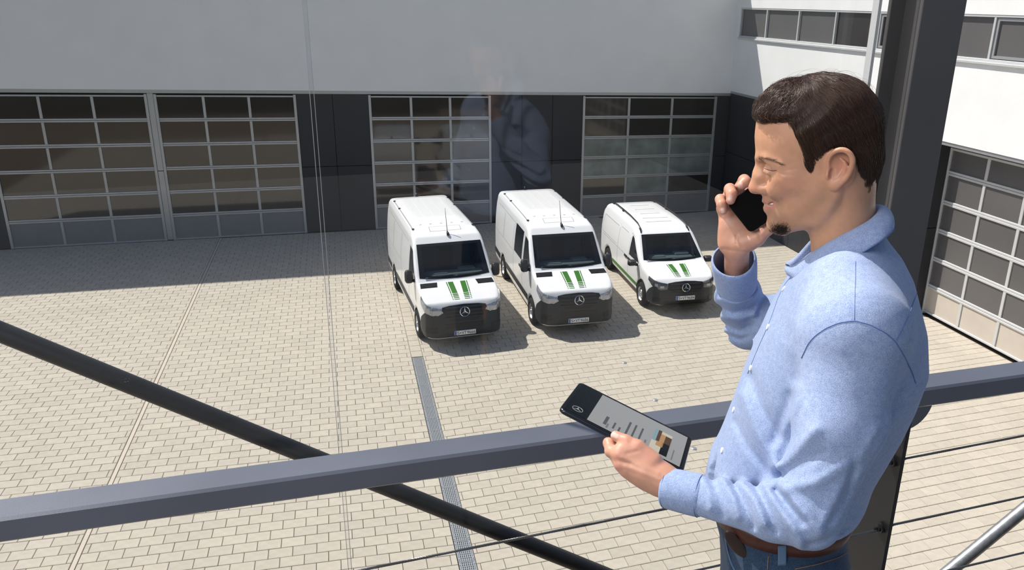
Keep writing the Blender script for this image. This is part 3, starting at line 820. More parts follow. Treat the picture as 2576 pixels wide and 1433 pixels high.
    for axu in S['axles']:
        for sg in (-1, 1):
            yo = S['W']/2-.10
            ty = [(wr*.60, -.10), (wr*.66, -.115), (wr*.90, -.11), (wr*.985, -.085), (wr, -.05), (wr, .05), (wr*.985, .085), (wr*.90, .11), (wr*.66, .115), (wr*.60, .10)]
            def lathe(prof, n=28):
                V = [(-axu+r*math.cos(2*math.pi*k/n), sg*(yo-.02+y_), wr+r*math.sin(2*math.pi*k/n)) for (r, y_) in prof for k in range(n)]
                F = [[i*n+k, i*n+(k+1) % n, (i+1)*n+(k+1) % n, (i+1)*n+k] for i in range(len(prof)-1) for k in range(n)]
                return V, F
            t = put('wheel', lathe(ty), 'tyre')
            put('rim', lathe([(wr*.62, .095), (wr*.58, .10), (wr*.52, .06), (wr*.36, .05), (wr*.30, .085), (wr*.14, .09), (wr*.12, .115), (.001, .118)]), 'rim_steel', t)
            n = 10; hm = MB()
            for k in range(n):
                a = 2*math.pi*k/n; r_ = wr*.445
                cxx, czz = -axu+r_*math.cos(a), wr+r_*math.sin(a)
                hm.tube([(cxx, sg*(yo-.02+.05), czz), (cxx, sg*(yo-.02+.062), czz)], wr*.055, 8)
            tag(hm.obj('rim_holes', 'tyre', t, local=True), kind='stuff')
            # dark arch liner
            ln = MB(); n = 20; rr_ = wr+.05
            V = []; 
            for yv in (.62, S['W']/2-.03):
                for k in range(n+1):
                    a = math.radians(-12)+math.radians(204)*k/n; V.append((-axu+rr_*math.cos(a), sg*yv, wr+rr_*math.sin(a)))
            F = [[k, k+1, n+2+k, n+1+k] for k in range(n)]
            # inner wall of the arch
            V.append((-axu, sg*.62, wr)); F += [[len(V)-1, k, k+1] for k in range(n)]
            put('arch_liner', (V, F), 'van_black')
    return root

SPR = dict(L=6.1, W=2.02, H=2.46, k=.075, wr=.345, axles=(1.0, 4.665), axis=1.45,
    side=[(.06, .24), (0, .42), (0, .70), (.05, 1.00), (.14, 1.14), (.45, 1.27), (.92, 1.42), (1.06, 1.53), (1.62, 2.12), (1.86, 2.30), (2.25, 2.42), (3.2, 2.47), (5.5, 2.45), (5.95, 2.38), (6.07, 1.7), (6.1, .9), (6.1, .45), (6.0, .26)],
    front=[(-.6, .22), (.93, .24), (.99, .42), (1.01, .75), (1.01, 1.15), (.99, 1.42), (.935, 1.90), (.885, 2.26), (.82, 2.40), (.55, 2.475), (-.6, 2.50)],
    plan=[(0, -.6), (0, .50), (.06, .78), (.18, .91), (.42, .975), (.9, 1.005), (1.6, 1.01), (5.3, 1.01), (5.95, .98), (6.1, .92), (6.1, -.6)],
    bump=dict(phi=49, lo=([0, .1, .25, .75, .9, 1], [.34, .27, .23, .23, .27, .34]), hi=([0, .05, .13, .25, .29, .5, .71, .75, .87, .95, 1], [.52, .74, .93, .86, .92, .96, .92, .86, .93, .74, .52])),
    grille=dict(phi=21, lo=([0, .08, .2, .8, .92, 1], [.98, .84, .70, .70, .84, .98]), hi=([0, .15, .5, .85, 1], [1.05, 1.075, 1.09, 1.075, 1.05]), bars=(.80, .88, .96, 1.03)),
    intake=(18, .52, .64), fog=(25, 36, .42, .56),
    lamp=dict(phi=(21.5, 44), lo=([0, .3, .7, 1], [.90, .87, .93, 1.10]), hi=([0, .4, .8, 1], [1.03, 1.08, 1.18, 1.25]), mat='lamp_glass', cells=((23.5, 29, .91, 1.0), (31, 36, .93, 1.05))),
    star=(.93, .115), plate=.40,
    stripes=dict(u=(.86, .18), y=(.09, .06), w=.13),
    vents=(.70, .88, .48, .90),
    screen=dict(base=(.99, 1.46), top=(1.68, 2.17), w=(.88, .82), bow=1.2),
    door_win=[(1.98, 1.36), (1.12, 1.36), (1.64, 2.03), (1.98, 2.08)],
    rear_win=[(3.10, 1.36), (2.18, 1.36), (2.18, 2.13), (3.10, 2.13)],
    mould=[[(4.22, .50), (1.42, .50), (1.42, .66), (4.22, .66)], [(6.0, .50), (5.10, .50), (5.10, .66), (6.0, .66)]],
    seams=[[(2.08, .45), (2.08, 2.08), (1.70, 2.05)], [(1.08, .95), (1.08, 1.34)], [(3.2, .45), (3.2, 2.05)], [(3.28, 1.30), (4.7, 1.30)], [(4.7, 1.28), (5.8, 1.28)], [(3.35, 2.05), (3.35, 1.34)], [(4.55, 2.05), (4.55, 1.34)], [(4.65, 2.05), (4.65, 1.34)], [(2.3, 2.1), (5.6, 2.1)]],
    handles=[(1.95, 1.18), (2.25, 1.18)], mirror=(1.34, 1.50, 1.0, .105, .17),
    ribs=[(y-.03, y+.03, 2.55, 5.45) for y in (-.55, -.28, 0, .28, .55)], gutter=(2.2, 5.5, .775), caps=(2.3, 4.5, 5.4),
    hatch=(2.08, 2.32, -.38, .42), aerial=(1.90, .03))
VIT = dict(L=5.14, W=1.93, H=2.0, k=.10, wr=.33, axles=(.90, 4.1), axis=1.35,
    side=[(.08, .22), (.01, .38), (0, .60), (.06, .84), (.20, .96), (.6, 1.08), (1.0, 1.16), (1.12, 1.23), (1.76, 1.76), (2.03, 1.88), (2.5, 1.96), (3.2, 2.0), (4.4, 1.98), (4.85, 1.90), (5.0, 1.68), (5.10, 1.1), (5.14, .8), (5.12, .4), (5.0, .24)],
    front=[(-.6, .20), (.88, .22), (.94, .38), (.965, .62), (.965, .98), (.94, 1.20), (.86, 1.62), (.80, 1.84), (.72, 1.94), (.5, 2.0), (-.6, 2.03)],
    plan=[(0, -.6), (0, .42), (.07, .68), (.2, .83), (.45, .92), (.9, .955), (1.6, .965), (4.4, .965), (4.95, .93), (5.14, .85), (5.14, -.6)],
    bump=dict(phi=47, lo=([0, .1, .25, .75, .9, 1], [.32, .26, .22, .22, .26, .32]), hi=([0, .05, .13, .27, .5, .73, .87, .95, 1], [.50, .66, .80, .74, .72, .74, .80, .66, .50])),
    grille=dict(phi=20.5, lo=([0, .15, .5, .85, 1], [.72, .63, .60, .63, .72]), hi=([0, .2, .5, .8, 1], [.87, .89, .90, .89, .87]), bars=(.68, .76, .84)),
    intake=(24, .28, .38), fog=(27, 36, .36, .47),
    lamp=dict(phi=(21, 44), lo=([0, .3, .7, 1], [.72, .70, .77, .90]), hi=([0, .4, .8, 1], [.86, .90, .96, .99]), mat='lamp_dark', cells=((24.5, 28.5, .75, .81), (31, 34.5, .78, .85))),
    star=(.755, .105), plate=.47,
    stripes=dict(u=(.86, .22), y=(.10, .055), w=.12),
    screen=dict(base=(1.05, 1.17), top=(1.74, 1.75), w=(.83, .71), bow=1.6),
    door_win=[(2.05, 1.10), (1.18, 1.10), (1.86, 1.62), (2.02, 1.66)],
    mould=[], stripe_side=[(3.65, .40), (1.30, .40), (1.30, .50), (3.65, .50)],
    seams=[[(2.12, .30), (2.12, 1.70), (1.84, 1.66)], [(1.10, .75), (1.10, 1.08)], [(3.15, .35), (3.15, 1.70)], [(2.2, 1.0), (5.0, 1.0)], [(2.4, 1.64), (3.05, 1.64)], [(3.3, 1.6), (4.7, 1.6), (4.85, 1.3), (4.85, 1.06), (3.3, 1.06)]],
    handles=[(1.98, .98), (2.30, .98)], mirror=(1.36, 1.10, .98, .12, .085),
    ribs=[(-.38, .38, u, u+.03) for u in (2.35, 2.65)]+[(-.3, .3, u, u+.03) for u in (3.1, 3.6, 4.1)], gutter=(2.2, 4.6, .6), caps=(),
    rail_path=[(1.80, .70, .01), (1.95, .685, .05), (2.2, .675, .065), (2.9, .67, .07), (3.6, .665, .07), (4.2, .66, .065), (4.6, .65, .05), (4.78, .64, .01)], rail_feet=(1, 4, 6))
def heading(front, rear):
    return math.atan2(front[1]-rear[1], front[0]-rear[0])
def van_at(S, fl, ang):
    """fl: ground point under the front wheel on the image-left side (vehicle right)"""
    f = np.array([math.cos(ang), math.sin(ang)]); r = np.array([math.sin(ang), -math.cos(ang)])    # right of travel
    c = np.array(fl)-r*(S['W']/2-.12)+f*S['axles'][0]
    return (c[0], c[1], 0)
a1, a2, a3 = math.radians(-85.5), math.radians(-90.0), math.radians(-92.0)
van1 = make_van(SPR, 'delivery_van', 'leftmost white panel van with closed sides and green bonnet stripes', ('S', 'VT', '9666'), van_at(SPR, (1.66, 18.85), a1), a1)
copy_van(van1, 'middle tall white van with a dark side window and green bonnet stripes', ('S', 'VT', '9686'), SPR, van_at(SPR, (4.62, 19.1), a2), a2)
make_van(VIT, 'delivery_van', 'low rightmost white van with black roof rails and a green side stripe', ('S', 'VT', '9684'), van_at(VIT, (7.86, 19.8), a3), a3, rails=True, side_stripe=True)
# ================================================================== PERSON
AZ = math.radians(32.0); PD = 1.45
ES = np.array([-math.sin(AZ), -math.cos(AZ), 0.]); EF = np.array([-math.cos(AZ), math.sin(AZ), 0.]); EU = np.array([0, 0, 1.])
PB = np.array([PD*math.sin(AZ), PD*math.cos(AZ), FZ])       # between the man's feet
def L(px, py, s=0.0):
    """photo pixel on the upright plane s metres in front of the man's middle -> local (f,s,u)"""
    d = ray(px, py); t = (s-((_C-PB)@ES))/(d@ES); q = _C+d*t-PB
    return np.array([q@EF, s, q[2]])
def to_world(P): P = np.asarray(P); return PB+P[..., :1]*EF+P[..., 1:2]*ES+P[..., 2:3]*EU
def px_of(P):
    v = to_world(P)-_C; w_ = v@_fw; return 1288+FPX*(v@_R)/w_, 716.5-FPX*(v@_up)/w_
def loc_of(W): v = np.asarray(W)-PB; return np.stack([v@EF, v@ES, v[..., 2]], -1)
# ---- distance primitives
def d_seg(P, a, b, ra, rb=None):
    rb = ra if rb is None else rb
    a = np.asarray(a); b = np.asarray(b); e = b-a; t = np.clip(((P-a)@e)/max(e@e, 1e-12), 0, 1)
    return np.linalg.norm(P-a-t[..., None]*e, axis=-1)-(ra+(rb-ra)*t)
def d_chain(P, pts, rs, k=.006):
    d = None
    for i in range(len(pts)-1):
        q = d_seg(P, pts[i], pts[i+1], rs[i], rs[i+1]); d = q if d is None else smin(d, q, k)
    return d
def d_ell(P, c, r, rot=None):
    q = P-np.asarray(c)
    if rot is not None: q = q@rot
    r = np.asarray(r, float); k0 = np.linalg.norm(q/r, axis=-1); k1 = np.linalg.norm(q/(r*r), axis=-1)
    return k0*(k0-1)/np.maximum(k1, 1e-9)
def rot_su(a):      # rotation in the f-u plane
    c, s = math.cos(a), math.sin(a); return np.array([[c, 0, -s], [0, 1, 0], [s, 0, c]])
def lin(u, us, vs): return np.interp(u, us, vs)
def sdf_mesh(fn, lo, hi, h, B=8):
    lo = np.asarray(lo, float); hi = np.asarray(hi, float)
    nb = np.maximum(np.ceil((hi-lo)/h/B).astype(int), 1); n = nb*B
    bc = np.stack(np.meshgrid(*[np.arange(k) for k in nb], indexing='ij'), -1).reshape(-1, 3)
    dc = fn(lo+(bc*B+(B-1)/2)*h)
    S = np.where(dc < 0, -1., 1.)
    S = S.reshape(nb).repeat(B, 0).repeat(B, 1).repeat(B, 2)
    act = bc[np.abs(dc) < B*h*1.75]
    off = np.stack(np.meshgrid(*[np.arange(B)]*3, indexing='ij'), -1).reshape(-1, 3)
    for i in range(0, len(act), 700):
        q = (act[i:i+700, None, :]*B+off[None]).reshape(-1, 3)
        S[q[:, 0], q[:, 1], q[:, 2]] = fn(lo+q*h)
    return surface_nets(S, lo, h)
def relax(V, F, it=2, k=.5):
    E = np.concatenate([F[:, [0, 1]], F[:, [1, 2]], F[:, [2, 3]], F[:, [3, 0]]]); n = len(V)
    for _ in range(it):
        acc = np.zeros_like(V); cnt = np.zeros(n)
        for a, b in ((0, 1), (1, 0)):
            np.add.at(acc, E[:, a], V[E[:, b]]); np.add.at(cnt, E[:, a], 1)
        V = V*(1-k)+acc/np.maximum(cnt, 1)[:, None]*k
    return V
def stroke(px, py, pts, r):
    """bell-shaped weight around a polyline drawn in photo pixels; pts rows are x,y(,scale)"""
    best = np.full(px.shape, 1e9)
    for a, b in zip(pts[:-1], pts[1:]):
        ex, ey = b[0]-a[0], b[1]-a[1]; t = np.clip(((px-a[0])*ex+(py-a[1])*ey)/(ex*ex+ey*ey), 0, 1)
        best = np.minimum(best, (px-a[0]-t*ex)**2+(py-a[1]-t*ey)**2)
    return np.exp(-best/(r*r))
# ------------------------------------------------------------------ head
def uy(py, s=0.0, px=2050): return L(px, py, s)[2]
prof = [(1925, 180), (1905, 300), (1900, 342), (1901, 378), (1903, 396), (1912, 410), (1919, 430), (1922, 455), (1920, 478), (1918, 492), (1919, 503), (1921, 509), (1927, 513), (1924, 521), (1925, 531), (1931, 541), (1936, 551), (1937, 562), (1940, 574), (1950, 585), (1975, 600)]
prof_s = [(1925, 180), (1905, 300), (1900, 342), (1902, 378), (1909, 396), (1922, 410), (1936, 430), (1946, 455), (1950, 478), (1949, 492), (1946, 503), (1944, 509), (1944, 513), (1944, 521), (1945, 531), (1947, 541), (1949, 551), (1951, 562), (1955, 574), (1963, 585), (1985, 600)]
PU = np.array([L(*p)[2] for p in prof])[::-1]; PFt = np.array([L(*p)[0] for p in prof])[::-1]
PSf = np.array([L(*p)[0] for p in prof_s])[::-1]; PSu = np.array([L(*p)[2] for p in prof_s])[::-1]
fcE = L(2085, 430)[0]
WU = np.array([uy(y) for y in (620, 590, 575, 550, 515, 490, 460, 430, 400, 360, 300, 240, 180)])
WV = np.array([.030, .036, .042, .050, .056, .061, .067, .0705, .0705, .069, .066, .058, .04])
JAW = np.array([L(*p)[[0, 2]] for p in [(1930, 590), (1952, 588), (1975, 586), (2000, 572), (2030, 553), (2060, 528), (2084, 500), (2104, 470), (2125, 440)]])
jo = np.argsort(JAW[:, 0]); JF, JU = JAW[jo, 0], JAW[jo, 1]
S2 = np.array([1., -1., 1.])
def sym(P): Q = P.copy(); Q[..., 1] = np.abs(Q[..., 1]); return Q
def head_d(P0_):
    P = sym(P0_); f, s, u = P[..., 0], P[..., 1], P[..., 2]
    ff = lin(u, PSu, PSf)+(lin(u, PU, PFt)-lin(u, PSu, PSf))*np.exp(-(s/.020)**2)
    Wd = lin(u, WU, WV); rf = np.maximum(ff-fcE, .02)
    p = 2.35
    x = np.maximum(f-fcE, 0)/rf; x2 = np.minimum(f-fcE, 0)/.060
    g = (((np.abs(x)+np.abs(x2))**p+(s/Wd)**p)**(1/p)-1)*np.minimum(rf, .07)*.8
    g = smax(g, (lin(f, JF, JU)-u)*.8, .016)
    g = smax(g, (u-uy(250))*.9, .03)
    cr = d_ell(P, L(2056, 330), (.0855, .0745, .081))
    d = smin(g, cr, .02)
    # brow, cheek, jaw angle
    d = smin(d, d_chain(P, [L(1915, 399), L(1919, 400, .018), L(1936, 404, .040), L(1965, 414, .055)], [.006, .0080, .008, .004]), .012)
    d = smin(d, d_ell(P, L(1988, 450, .046), (.024, .016, .015)), .022)
    d = smin(d, d_ell(P, L(1953, 476, .033), (.015, .014, .014)), .02)
    # eye socket, eyeball with lowered lid
    d = smax(d, -d_ell(P, L(1921, 423, .030), (.011, .020, .0105)), .014)
    d = smin(d, d_ell(P, L(1942, 424, .0315), (.0135, .0135, .0125)), .003)
    d = smin(d, d_chain(P, [L(1921, 431, .0385), L(1933, 435, .0425), L(1950, 433, .0445)], [.0010, .0020, .0008]), .006)
    d = smax(d, -d_chain(P, [L(1922, 415, .036), L(1934, 411.5, .0425), L(1950, 414, .047), L(1960, 421, .049)], [.0005, .0008, .0008, .0004]), .004)
    # nose
    n = d_chain(P, [L(1918, 403), L(1910, 432), L(1899, 471)], [.0072, .0083, .0112], .01)
    n = smin(n, d_chain(P, [L(1926, 412, .004), L(1915, 445, .006), L(1909, 473, .007)], [.0085, .0105, .0092]), .008)
    n = smin(n, d_ell(P, L(1920, 475.5, .0135), (.0088, .0075, .0085)), .004)
    d = smin(d, n, .009)
    d = smax(d, -d_ell(P, L(1906, 488, .0080), (.0085, .0038, .0045)), .003)
    d = smax(d, -d_chain(P, [L(1936, 466, .0215), L(1941, 482, .0245), L(1953, 500, .031)], [.0008, .0014, .0006]), .007)
    # lips
    d = smin(d, d_chain(P, [L(1928, 507, 0), L(1932, 508, .010), L(1950, 510, .0235)], [.0062, .0056, .002]), .006)
    d = smin(d, d_chain(P, [L(1934, 522, 0), L(1938, 521, .010), L(1952, 513, .0225)], [.0085, .0075, .002]), .006)
    d = smax(d, -d_chain(P, [L(1917, 514, 0), L(1926, 514, .010), L(1944, 512.5, .0215), L(1957, 508, .028)], [.0022, .0022, .0018, .0010]), .0035)
    d = smin(d, d_ell(P, L(1960, 566, 0), (.017, .016, .013)), .018)
    px, py = px_of(P); nf = (P[..., 1] > .03)
    for q in ([(1962, 424), (1985, 413), (2003, 404)], [(1964, 430), (1988, 426), (2008, 423)], [(1962, 437), (1986, 440), (2004, 446)], [(1956, 443), (1974, 452), (1988, 463)]):
        d = d+.0004*stroke(px, py, q, 2.6)*nf
    d = d+.0012*stroke(px, py, [(1968, 500), (1974, 516), (1972, 530)], 4)*(P[..., 1] > .015)
    # neck
    nk = d_seg((P-L(2112, 500))*np.array([1.12, .94, 1])+L(2112, 500), L(2112, 455), L(2132, 665), .056, .062)
    d = smin(d, nk, .042)
    return d
EC = L(2112, 424, .074)
def catmull(P, n=6):
    P = np.asarray(P); Q = [P[0]*2-P[1], *P, P[-1]*2-P[-2]]; out = []
    for i in range(1, len(Q)-2):
        for t in np.linspace(0, 1, n, endpoint=False):
            a, b, c, d = Q[i-1:i+3]; out.append(.5*(2*b+(c-a)*t+(2*a-5*b+4*c-d)*t*t+(3*b-a-3*c+d)*t**3))
    return np.array(out+[P[-1]])
def ear_curve(pts, s=.079): return catmull([L(x, y, s+ds) for x, y, ds in pts], 3)
helix = ear_curve([(2088, 428, -.002), (2085, 410, .001), (2091, 390, .004), (2106, 378, .007), (2126, 378, .009), (2141, 390, .010), (2145, 408, .0095), (2139, 430, .007), (2126, 451, .004), (2110, 466, .001)])
antih = ear_curve([(2114, 398, .004), (2126, 410, .005), (2127, 426, .004), (2118, 444, .002), (2106, 455, .001)])
def ear_d(P, tip=1):
    d = d_ell(P, L(2114, 420, .0735), (.0225, .0065, .032), rot_su(-.32))
    d = smin(d, d_chain(P, helix, np.interp(np.linspace(0, 1, len(helix)), [0, .3, .7, 1], [.0032, .0044, .0044, .004]), 1e-5), .004)
    d = smax(d, -d_ell(P, L(2111, 418, .0845), (.0140, .0082, .0195), rot_su(-.32)), .003)
    d = smin(d, d_chain(P, antih, np.interp(np.linspace(0, 1, len(antih)), [0, .4, 1], [.0020, .0036, .0028]), 1e-5), .004)
    d = smin(d, d_ell(P, L(2100, 466, .077), (.0085, .0058, .0095)), .006)
    d = smin(d, d_ell(P, L(2083, 440, .0785), (.0040, .0042, .0068)), .004)
    d = smax(d, -d_ell(P, L(2093, 437, .080), (.0046, .015, .0095)), .0025)
    return d
def skin_head(P):
    d = head_d(P)
    Q = P.copy(); Q[..., 1] = np.abs(Q[..., 1])
    return smin(d, ear_d(Q), .005)
print('head...')
lo = L(2245, 690); hi = L(1870, 180)
HV, HF = sdf_mesh(skin_head, (lo[0]-.01, -.105, lo[2]-.01), (hi[0]+.01, .105, hi[2]+.01), .0021)
HV = relax(HV, HF, 1, .35)
# ------------------------------------------------------------------ tablet (fitted to its four corners)
TC = np.array([[.4475, 1.4535, 7.2487], [.6459, 1.3266, 7.1649], [.5627, 1.1804, 7.1893], [.3642, 1.3073, 7.2731]])
tX = (TC[1]-TC[0]); tW = np.linalg.norm(tX); tX = tX/tW; tY = (TC[0]-TC[3]); tH = np.linalg.norm(tY); tY = tY/tH; tN = np.cross(tX, tY); tC = TC.mean(0)
if tN@(_C-tC) < 0: tN = -tN
def tw(a, b, c=0.0): return tC+tX*a+tY*b+tN*c        # tablet coordinates -> world
def tl(a, b, c=0.0): return loc_of(tw(a, b, c))
def tpx(px, py, c):
    d = ray(px, py); t = ((tC+tN*c-_C)@tN)/(d@tN); return loc_of(_C+d*t)
# ------------------------------------------------------------------ left hand (holds the tablet)
def lhand_d(P):
    wr_ = L(1672, 1212, 0.180); 
    pal = d_ell(P, L(1606, 1165, 0.173), (.052, .019, .028), rot_su(.60))
    d = pal
    kn = [L(1557, 1143, 0.180), L(1562, 1168, 0.187), L(1576, 1183, 0.188), L(1592, 1192, 0.185)]
    for i, k in enumerate(kn):
        d = smin(d, d_seg(P, L(1655, 1205, 0.177), k, .017, .0115-.0006*i), .012)
    d = smin(d, d_seg(P, L(1640, 1190, 0.175), L(1745, 1248, 0.195), .0255, .027), .03)       # wrist
    # fingers: over the near edge and flat under the tablet
    for i, (k, a) in enumerate(zip(kn, (-.004, .016, .034, .050))):
        mid = np.array(loc_of(tw(a-.012+.004*i, -.0865, -.012)))
        p2 = tl(a-.006, -.055, -.0175); p3 = tl(a-.002, -.030, -.016)
        f_ = d_chain(P, [k, mid*.5+k*.5+np.array([.004, .004, -.004]), mid, p2, p3], [.0112, .0108, .0100, .0090, .0075], .006)
        d = smin(d, f_, .006)
    # thumb on the screen
    t0, t1, t2, t3 = L(1640, 1160, .172), tpx(1604, 1125, .0135), tpx(1575, 1109, .0130), tpx(1549, 1096, .0102)
    th = d_chain(P, [t0, t1, t2, t3], [.019, .0135, .0108, .0096], .006)
    d = smin(d, th, .005)
    # tendons / knuckle dimples
    px, py = px_of(P)
    fr = 1/(1+np.exp(-(P[..., 1]-.170)/.004))
    d = d-fr*.0012*(stroke(px, py, [(1655, 1190), (1566, 1150)], 7)+stroke(px, py, [(1660, 1205), (1575, 1172)], 7))
    d = d+fr*.0009*(stroke(px, py, [(1578, 1140), (1604, 1134)], 5)+stroke(px, py, [(1568, 1098), (1572, 1110)], 3)+stroke(px, py, [(1563, 1160), (1585, 1166)], 6))
    # never pass through the tablet
    q = to_world(P)-tC; a, b, c = q@tX, q@tY, q@tN
    slab = np.maximum(np.maximum(np.abs(a)-tW/2, np.abs(b)-tH/2), np.abs(c)-.0042)
    return np.maximum(d, -slab)
print('hands...')
LV, LF = sdf_mesh(lhand_d, L(1760, 1290, .15)-np.array([.02, .13, .03]), L(1500, 1040, .15)+np.array([.02, .08, .05]), .0017)
LV = relax(LV, LF, 1, .35)
# ------------------------------------------------------------------ right hand and phone
PHs = -.088
ph_a, ph_b = L(1829, 512, PHs), L(1888, 586, PHs)          # lower edge corners of the phone
phX = ph_b-ph_a; phW = np.linalg.norm(phX); phX /= phW
ph_e = L(2035, 418, PHs-.002)-ph_b
phY = ph_e-phX*(ph_e@phX); phY /= np.linalg.norm(phY); phN = np.cross(phX, phY)
if phN[1] < 0: phN = -phN
PHL = .148
ph_c = (ph_a+ph_b)/2+phY*PHL/2
def pl_(a, b, c=0.0): return ph_c+phX*a+phY*b+phN*c
RK = [(1830, 566, 1), (1826, 550, 1)]
def rhand_d(P):
    s0 = -.116
    d = d_ell(P, L(1850, 588, s0), (.029, .015, .036), rot_su(.12))
    d = smin(d, d_seg(P, L(1854, 625, s0), L(1852, 690, -.168), .0235, .024), .022)      # wrist
    d = smin(d, d_seg(P, L(1826, 612, s0), L(1824, 555, s0-.006), .014, .012), .012)     # heel side
    d = smin(d, d_seg(P, L(1846, 606, s0), L(1848, 535, s0-.01), .014, .012), .014)
    # thenar and thumb
    d = smin(d, d_ell(P, L(1880, 608, s0+.012), (.026, .014, .018), rot_su(-.5)), .010)
    d = smin(d, d_chain(P, [L(1876, 612, s0+.010), L(1906, 598, s0+.014), L(1932, 575, s0+.012), L(1955, 548, s0+.004)], [.016, .0138, .0112, .0090], .006), .008)
    # fingers wrap round behind the phone, tips come forward over its edge
    fl = [([(1824, 562, -.126), (1816, 525, -.124), (1812, 501, -.106), (1815, 514, -.086), (1818.5, 529, -.081)], .0092),
          ([(1832, 550, -.130), (1828, 505, -.130), (1836, 475, -.108), (1841, 488, -.083), (1838, 503, -.078)], .0100),
          ([(1846, 545, -.132), (1848, 490, -.134), (1872, 453, -.112), (1876, 457, -.084), (1866, 464, -.078)], .0102),
          ([(1860, 545, -.130), (1880, 490, -.136), (1915, 450, -.126), (1935, 440, -.118)], .0100)]
    for pts, r in fl:
        q = d_chain(P, [L(*p) for p in pts], [r*1.05, r*1.03, r, r*.95, r*.86][:len(pts)], .005)
        d = smin(d, q, .0035)
    px, py = px_of(P); fr = 1/(1+np.exp(-(P[..., 1]+.118)/.004))
    d = d+fr*.0014*(stroke(px, py, [(1853, 594), (1854, 612), (1866, 624)], 3.5)+stroke(px, py, [(1818, 626), (1850, 631), (1888, 634)], 3)+.7*stroke(px, py, [(1909, 588), (1912, 600)], 2.5))
    slab = np.maximum(np.maximum(np.abs((P-ph_c)@phX)-phW/2, np.abs((P-ph_c)@phY)-PHL/2), np.abs((P-ph_c)@phN)-.0043)
    return np.maximum(d, -slab)
RV, RF = sdf_mesh(rhand_d, L(1900, 720, -.2)+np.array([-.08, 0, -.02]), L(1790, 425, -.06)+np.array([.03, 0, .02]), .0018)
RV = relax(RV, RF, 1, .35)
# ------------------------------------------------------------------ body under the clothes (coarse)
LSH, LEL, LWR = L(2160, 860, .165), L(2035, 1296, .245), L(1700, 1232, .185)
RSH, REL, RWR = L(2085, 800, -.175), L(1876, 818, -.33), L(1856, 668, -.135)
hipc = L(1985, 1433, 0)
# torso sections: photo row, front px, back px, half width, drape
TS = [(560, 2070, 2215, .062), (600, 2055, 2243, .074), (640, 2030, 2278, .102), (690, 1992, 2306, .150), (740, 1962, 2320, .180), (800, 1930, 2337, .192), (880, 1897, 2341, .192), (960, 1866, 2312, .186), (1030, 1843, 2280, .180), (1110, 1814, 2236, .172), (1180, 1788, 2195, .165), (1240, 1786, 2160, .160), (1300, 1797, 2132, .157), (1350, 1812, 2128, .158), (1440, 1815, 2142, .165)]
TU = np.array([L(2060, y)[2] for y, *_ in TS])[::-1]; TF = np.array([L(a, y)[0] for y, a, b, c in TS])[::-1]; TB = np.array([L(b, y)[0] for y, a, b, c in TS])[::-1]; TWd = np.array([c for *_, c in TS])[::-1]
def torso_d(P, grow=0.0, p=2.3):
    f, s, u = P[..., 0], P[..., 1], P[..., 2]
    a, b = lin(u, TU, TF)+grow, lin(u, TU, TB)-grow; fc, rf = (a+b)/2, (a-b)/2; rs = lin(u, TU, TWd)+grow
    g = ((np.abs(f-fc)/rf)**p+(np.abs(s)/rs)**p)**(1/p)-1
    return g*np.minimum(rf, rs)*.85
leg_l = [L(1985, 1440, .085), np.array([.04, .095, .50]), np.array([.0, .10, .09])]
leg_r = [L(1985, 1440, -.085), np.array([.05, -.095, .50]), np.array([.02, -.10, .09])]
def body_d(P):
    d = np.maximum(torso_d(P, -.024), P[..., 2]-L(2100, 640)[2])
    for ch, rr in (([L(2150, 845, .160), L(2112, 1060, .205), L(2032, 1292, .245), L(1950, 1290, .235), L(1760, 1246, .195)], [.045, .038, .028, .024, .018]), ([L(2080, 800, -.165), L(1884, 816, -.325), L(1856, 738, -.235), L(1852, 700, -.18)], [.045, .028, .022, .016])):
        d = smin(d, d_chain(P, ch, rr, .02), .02)
    for lg in (leg_l, leg_r): d = smin(d, d_chain(P, lg, [.075, .05, .035], .02), .03)
    d = smin(d, d_seg(P, L(2130, 560), L(2160, 720), .052, .06), .03)
    return d
BV, BF = sdf_mesh(body_d, (-.28, -.42, .02), (.56, .34, 1.66), .016)
# ------------------------------------------------------------------ skin mesh with tints
mat_skin = bpy.data.materials.new('skin'); mat_skin.use_nodes = True; MATS['skin'] = mat_skin
n_ = mat_skin.node_tree.nodes; l_ = mat_skin.node_tree.links; b_ = n_['Principled BSDF']
at = n_.new('ShaderNodeAttribute'); at.attribute_name = 'tint'
nz = n_.new('ShaderNodeTexNoise'); nz.inputs['Scale'].default_value = 55; nz.inputs['Detail'].default_value = 8
tc_ = n_.new('ShaderNodeTexCoord'); l_.new(tc_.outputs['Object'], nz.inputs['Vector'])
hs = n_.new('ShaderNodeHueSaturation'); mr_ = n_.new('ShaderNodeMapRange'); mr_.inputs[1].default_value = .3; mr_.inputs[2].default_value = .7; mr_.inputs[3].default_value = .93; mr_.inputs[4].default_value = 1.07
l_.new(nz.outputs['Fac'], mr_.inputs[0]); l_.new(mr_.outputs[0], hs.inputs['Value']); l_.new(at.outputs['Color'], hs.inputs['Color']); l_.new(hs.outputs[0], b_.inputs['Base Color'])
b_.inputs['Roughness'].default_value = .42; b_.inputs['Specular IOR Level'].default_value = .45
b_.inputs['Subsurface Weight'].default_value = .25; b_.inputs['Subsurface Radius'].default_value = (.010, .004, .002); b_.inputs['Subsurface Scale'].default_value = 1.0
nz2 = n_.new('ShaderNodeTexNoise'); nz2.inputs['Scale'].default_value = 900; nz2.inputs['Detail'].default_value = 3; l_.new(tc_.outputs['Object'], nz2.inputs['Vector'])
bp_ = n_.new('ShaderNodeBump'); bp_.inputs['Strength'].default_value = .09; bp_.inputs['Distance'].default_value = .0012; l_.new(nz2.outputs['Fac'], bp_.inputs['Height']); l_.new(bp_.outputs[0], b_.inputs['Normal'])
base = np.array([.58, .305, .185])
